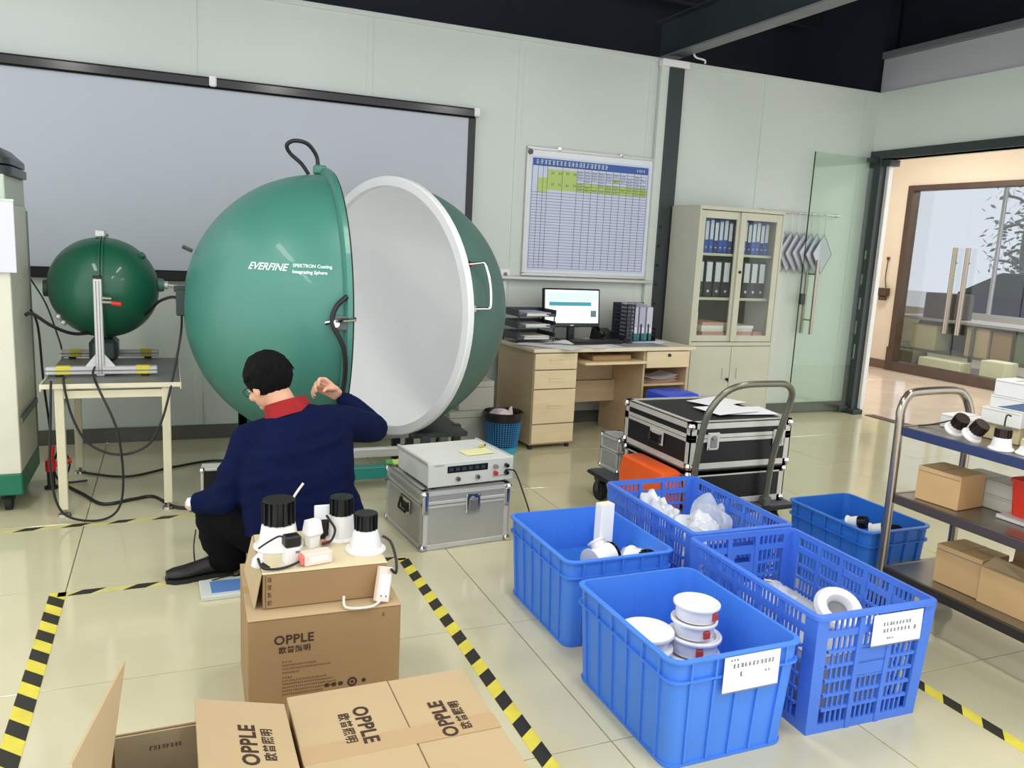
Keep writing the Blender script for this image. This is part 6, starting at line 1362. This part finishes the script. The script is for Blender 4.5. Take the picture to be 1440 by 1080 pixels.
# jacket with sleeves
bm = bmesh.new(); tz = 0.18
rings(bm, [((0.515, 3.385, 0.235), 0.265, 0.185, -0.03, 0, tz), ((0.505, 3.375, 0.29), 0.255, 0.175, -0.05, 0, tz), ((0.488, 3.365, 0.37), 0.238, 0.155, -0.08, -0.05, tz), ((0.485, 3.372, 0.47), 0.245, 0.155, -0.12, -0.12, tz), ((0.485, 3.39, 0.565), 0.235, 0.148, -0.18, -0.2, tz), ((0.480, 3.41, 0.635), 0.205, 0.122, -0.26, -0.3, tz), ((0.47, 3.425, 0.69), 0.135, 0.09, -0.26, -0.35, tz), ((0.455, 3.432, 0.722), 0.085, 0.072, -0.2, -0.35, tz)])
capsule_chain(bm, [((0.56, 3.42, 0.635), 0.095), (shR, 0.083), ((0.77, 3.55, 0.612), 0.072), (elR, 0.064), ((0.80, 3.675, 0.64), 0.054), ((0.752, 3.692, 0.688), 0.046)])
capsule_chain(bm, [((0.40, 3.41, 0.60), 0.095), (shL, 0.086), ((0.245, 3.40, 0.47), 0.076), (elL, 0.070), ((0.145, 3.435, 0.345), 0.056), ((0.100, 3.46, 0.33), 0.045)])
jk = fused(bm, 'jacket', navy_m, man, 0.0075, 5, 0.007, 7.5, 3.0, 0.002)
# red collar
bm = bmesh.new()
m = MB(T(0.449, 3.434, 0.722) @ RX(-0.30) @ RY(-0.24)); m.lathe([(0.098, -0.028), (0.092, 0.0), (0.083, 0.026), (0.078, 0.036), (0.070, 0.034), (0.068, 0.0), (0.072, -0.028), (0.098, -0.028)], 36, Matrix.Diagonal((1.08, 0.94, 1, 1)), cap=False); m.build('collar', redk_m, man, ang=70); bm.free()
# trousers and shoes
bm = bmesh.new()
rings(bm, [((0.50, 3.39, 0.105), 0.15, 0.11, 0, 0, tz), ((0.50, 3.385, 0.17), 0.215, 0.155, 0, 0, tz), ((0.505, 3.38, 0.25), 0.225, 0.155, 0, 0, tz), ((0.50, 3.37, 0.32), 0.20, 0.14, 0, 0, tz)])
capsule_chain(bm, [((0.40, 3.37, 0.20), 0.125), ((0.27, 3.42, 0.25), 0.105), ((0.165, 3.485, 0.275), 0.085), ((0.19, 3.47, 0.17), 0.09), ((0.215, 3.47, 0.085), 0.072), ((0.16, 3.468, 0.062), 0.036)])
capsule_chain(bm, [((0.59, 3.39, 0.20), 0.12), ((0.655, 3.56, 0.26), 0.10), ((0.70, 3.72, 0.30), 0.08), ((0.685, 3.66, 0.19), 0.066), ((0.66, 3.60, 0.085), 0.055)])
fused(bm, 'trousers', trous_m, man, 0.0075, 5, 0.006, 8.0, 11.0)
def shoe(heel, toe, nm='shoe'):
    heel, toe = Vector(heel), Vector(toe); d = toe-heel; L = d.length; X = T(*heel) @ RZ(math.atan2(d.y, d.x))
    bm = bmesh.new()
    def ring(x, w, h, z0): return (x, w, h, z0)
    prof = [(-0.012, 0.022, 0.055, 0.012), (0.02, 0.034, 0.078, 0.012), (0.07, 0.036, 0.080, 0.012), (0.13, 0.040, 0.064, 0.012), (0.19, 0.048, 0.050, 0.012), (0.235, 0.044, 0.042, 0.014), (0.265, 0.026, 0.032, 0.016)]
    Ls = []
    for (x, w, h, z0) in prof:
        x *= L/0.265
        Ls.append([X @ Vector((x, w*math.cos(2*PI*k/16)*(1 if math.sin(2*PI*k/16) < 0.3 else 0.85), z0+h/2+h/2*math.sin(2*PI*k/16))) for k in range(16)])
    mm = MB(); mm.loft(Ls); o = mm.build(nm, shoe_m, man, ang=60)
    mm = MB()
    prof2 = [(-0.015, 0.024), (0.02, 0.037), (0.07, 0.037), (0.13, 0.042), (0.19, 0.05), (0.235, 0.046), (0.268, 0.026)]
    a = [X @ Vector((x*L/0.265, w, 0)) for x, w in prof2]+[X @ Vector((x*L/0.265, -w, 0)) for x, w in prof2[::-1]]
    mm.loft([a, [p+Vector((0, 0, 0.016)) for p in a]]); mm.build('sole', rubber_m, o)
shoe((0.215, 3.483, 0), (-0.035, 3.452, 0)); shoe((0.655, 3.58, 0), (0.69, 3.84, 0))
# watch
m = MB(T(0.0755, 3.4705, 0.3245) @ align(Vector(wrL)-Vector(elL))); m.lathe([(0.034, -0.011), (0.038, -0.009), (0.038, 0.009), (0.034, 0.011), (0.033, 0), (0.034, -0.011)], 28, cap=False); m.lathe([(0, 0.045), (0.016, 0.045), (0.018, 0.040), (0.018, 0.034), (0, 0.034)], 20, RZ(PI*0.9) @ RY(PI/2)); m.build('watch', chrome_m, man)
# dark instrument case standing in front of him
ec = thing('panel_case', 'black panel case with metal edges and corner ball standing left of the man', 'case', (0.285, 3.82, 0), -0.05)
MB().bx(-0.16, 0.16, -0.04, 0.04, 0.006, 0.378).build('panel', blk, ec)
m = MB()
m.bx(-0.165, 0.165, -0.045, 0.045, 0.372, 0.384, 0.002).bx(-0.165, 0.165, -0.045, 0.045, 0, 0.012, 0.002).bx(-0.168, -0.156, -0.045, 0.045, 0.012, 0.372, 0.002).bx(0.156, 0.168, -0.045, 0.045, 0.012, 0.372, 0.002); m.build('edge_profile', edg, ec)
for s in (-1, 1): MB(T(s*0.16, -0.04, 0.376)).lathe([(0, -0.014), (0.01, -0.01), (0.014, 0), (0.01, 0.01), (0, 0.014)], 12).build('ball_corner', chrome_m, ec)
MB().box(-0.02, -0.03, 0.387, 0.05, 0.02, 0.008, 0.002).build('catch', chrome_m, ec)
cable('thin dark lead trailing from the man\'s knee to the floor by his shoe', [(0.085, 3.56, 0.18), (0.075, 3.53, 0.12), (0.078, 3.52, 0.05), (0.09, 3.53, 0.006), (0.11, 3.56, 0.005)], 0.003)
cable('thin black lead curling over the clear box beside the shoe', [(0.12, 3.395, 0.005), (0.16, 3.36, 0.030), (0.22, 3.38, 0.030), (0.26, 3.405, 0.006), (0.33, 3.40, 0.005)], 0.003)
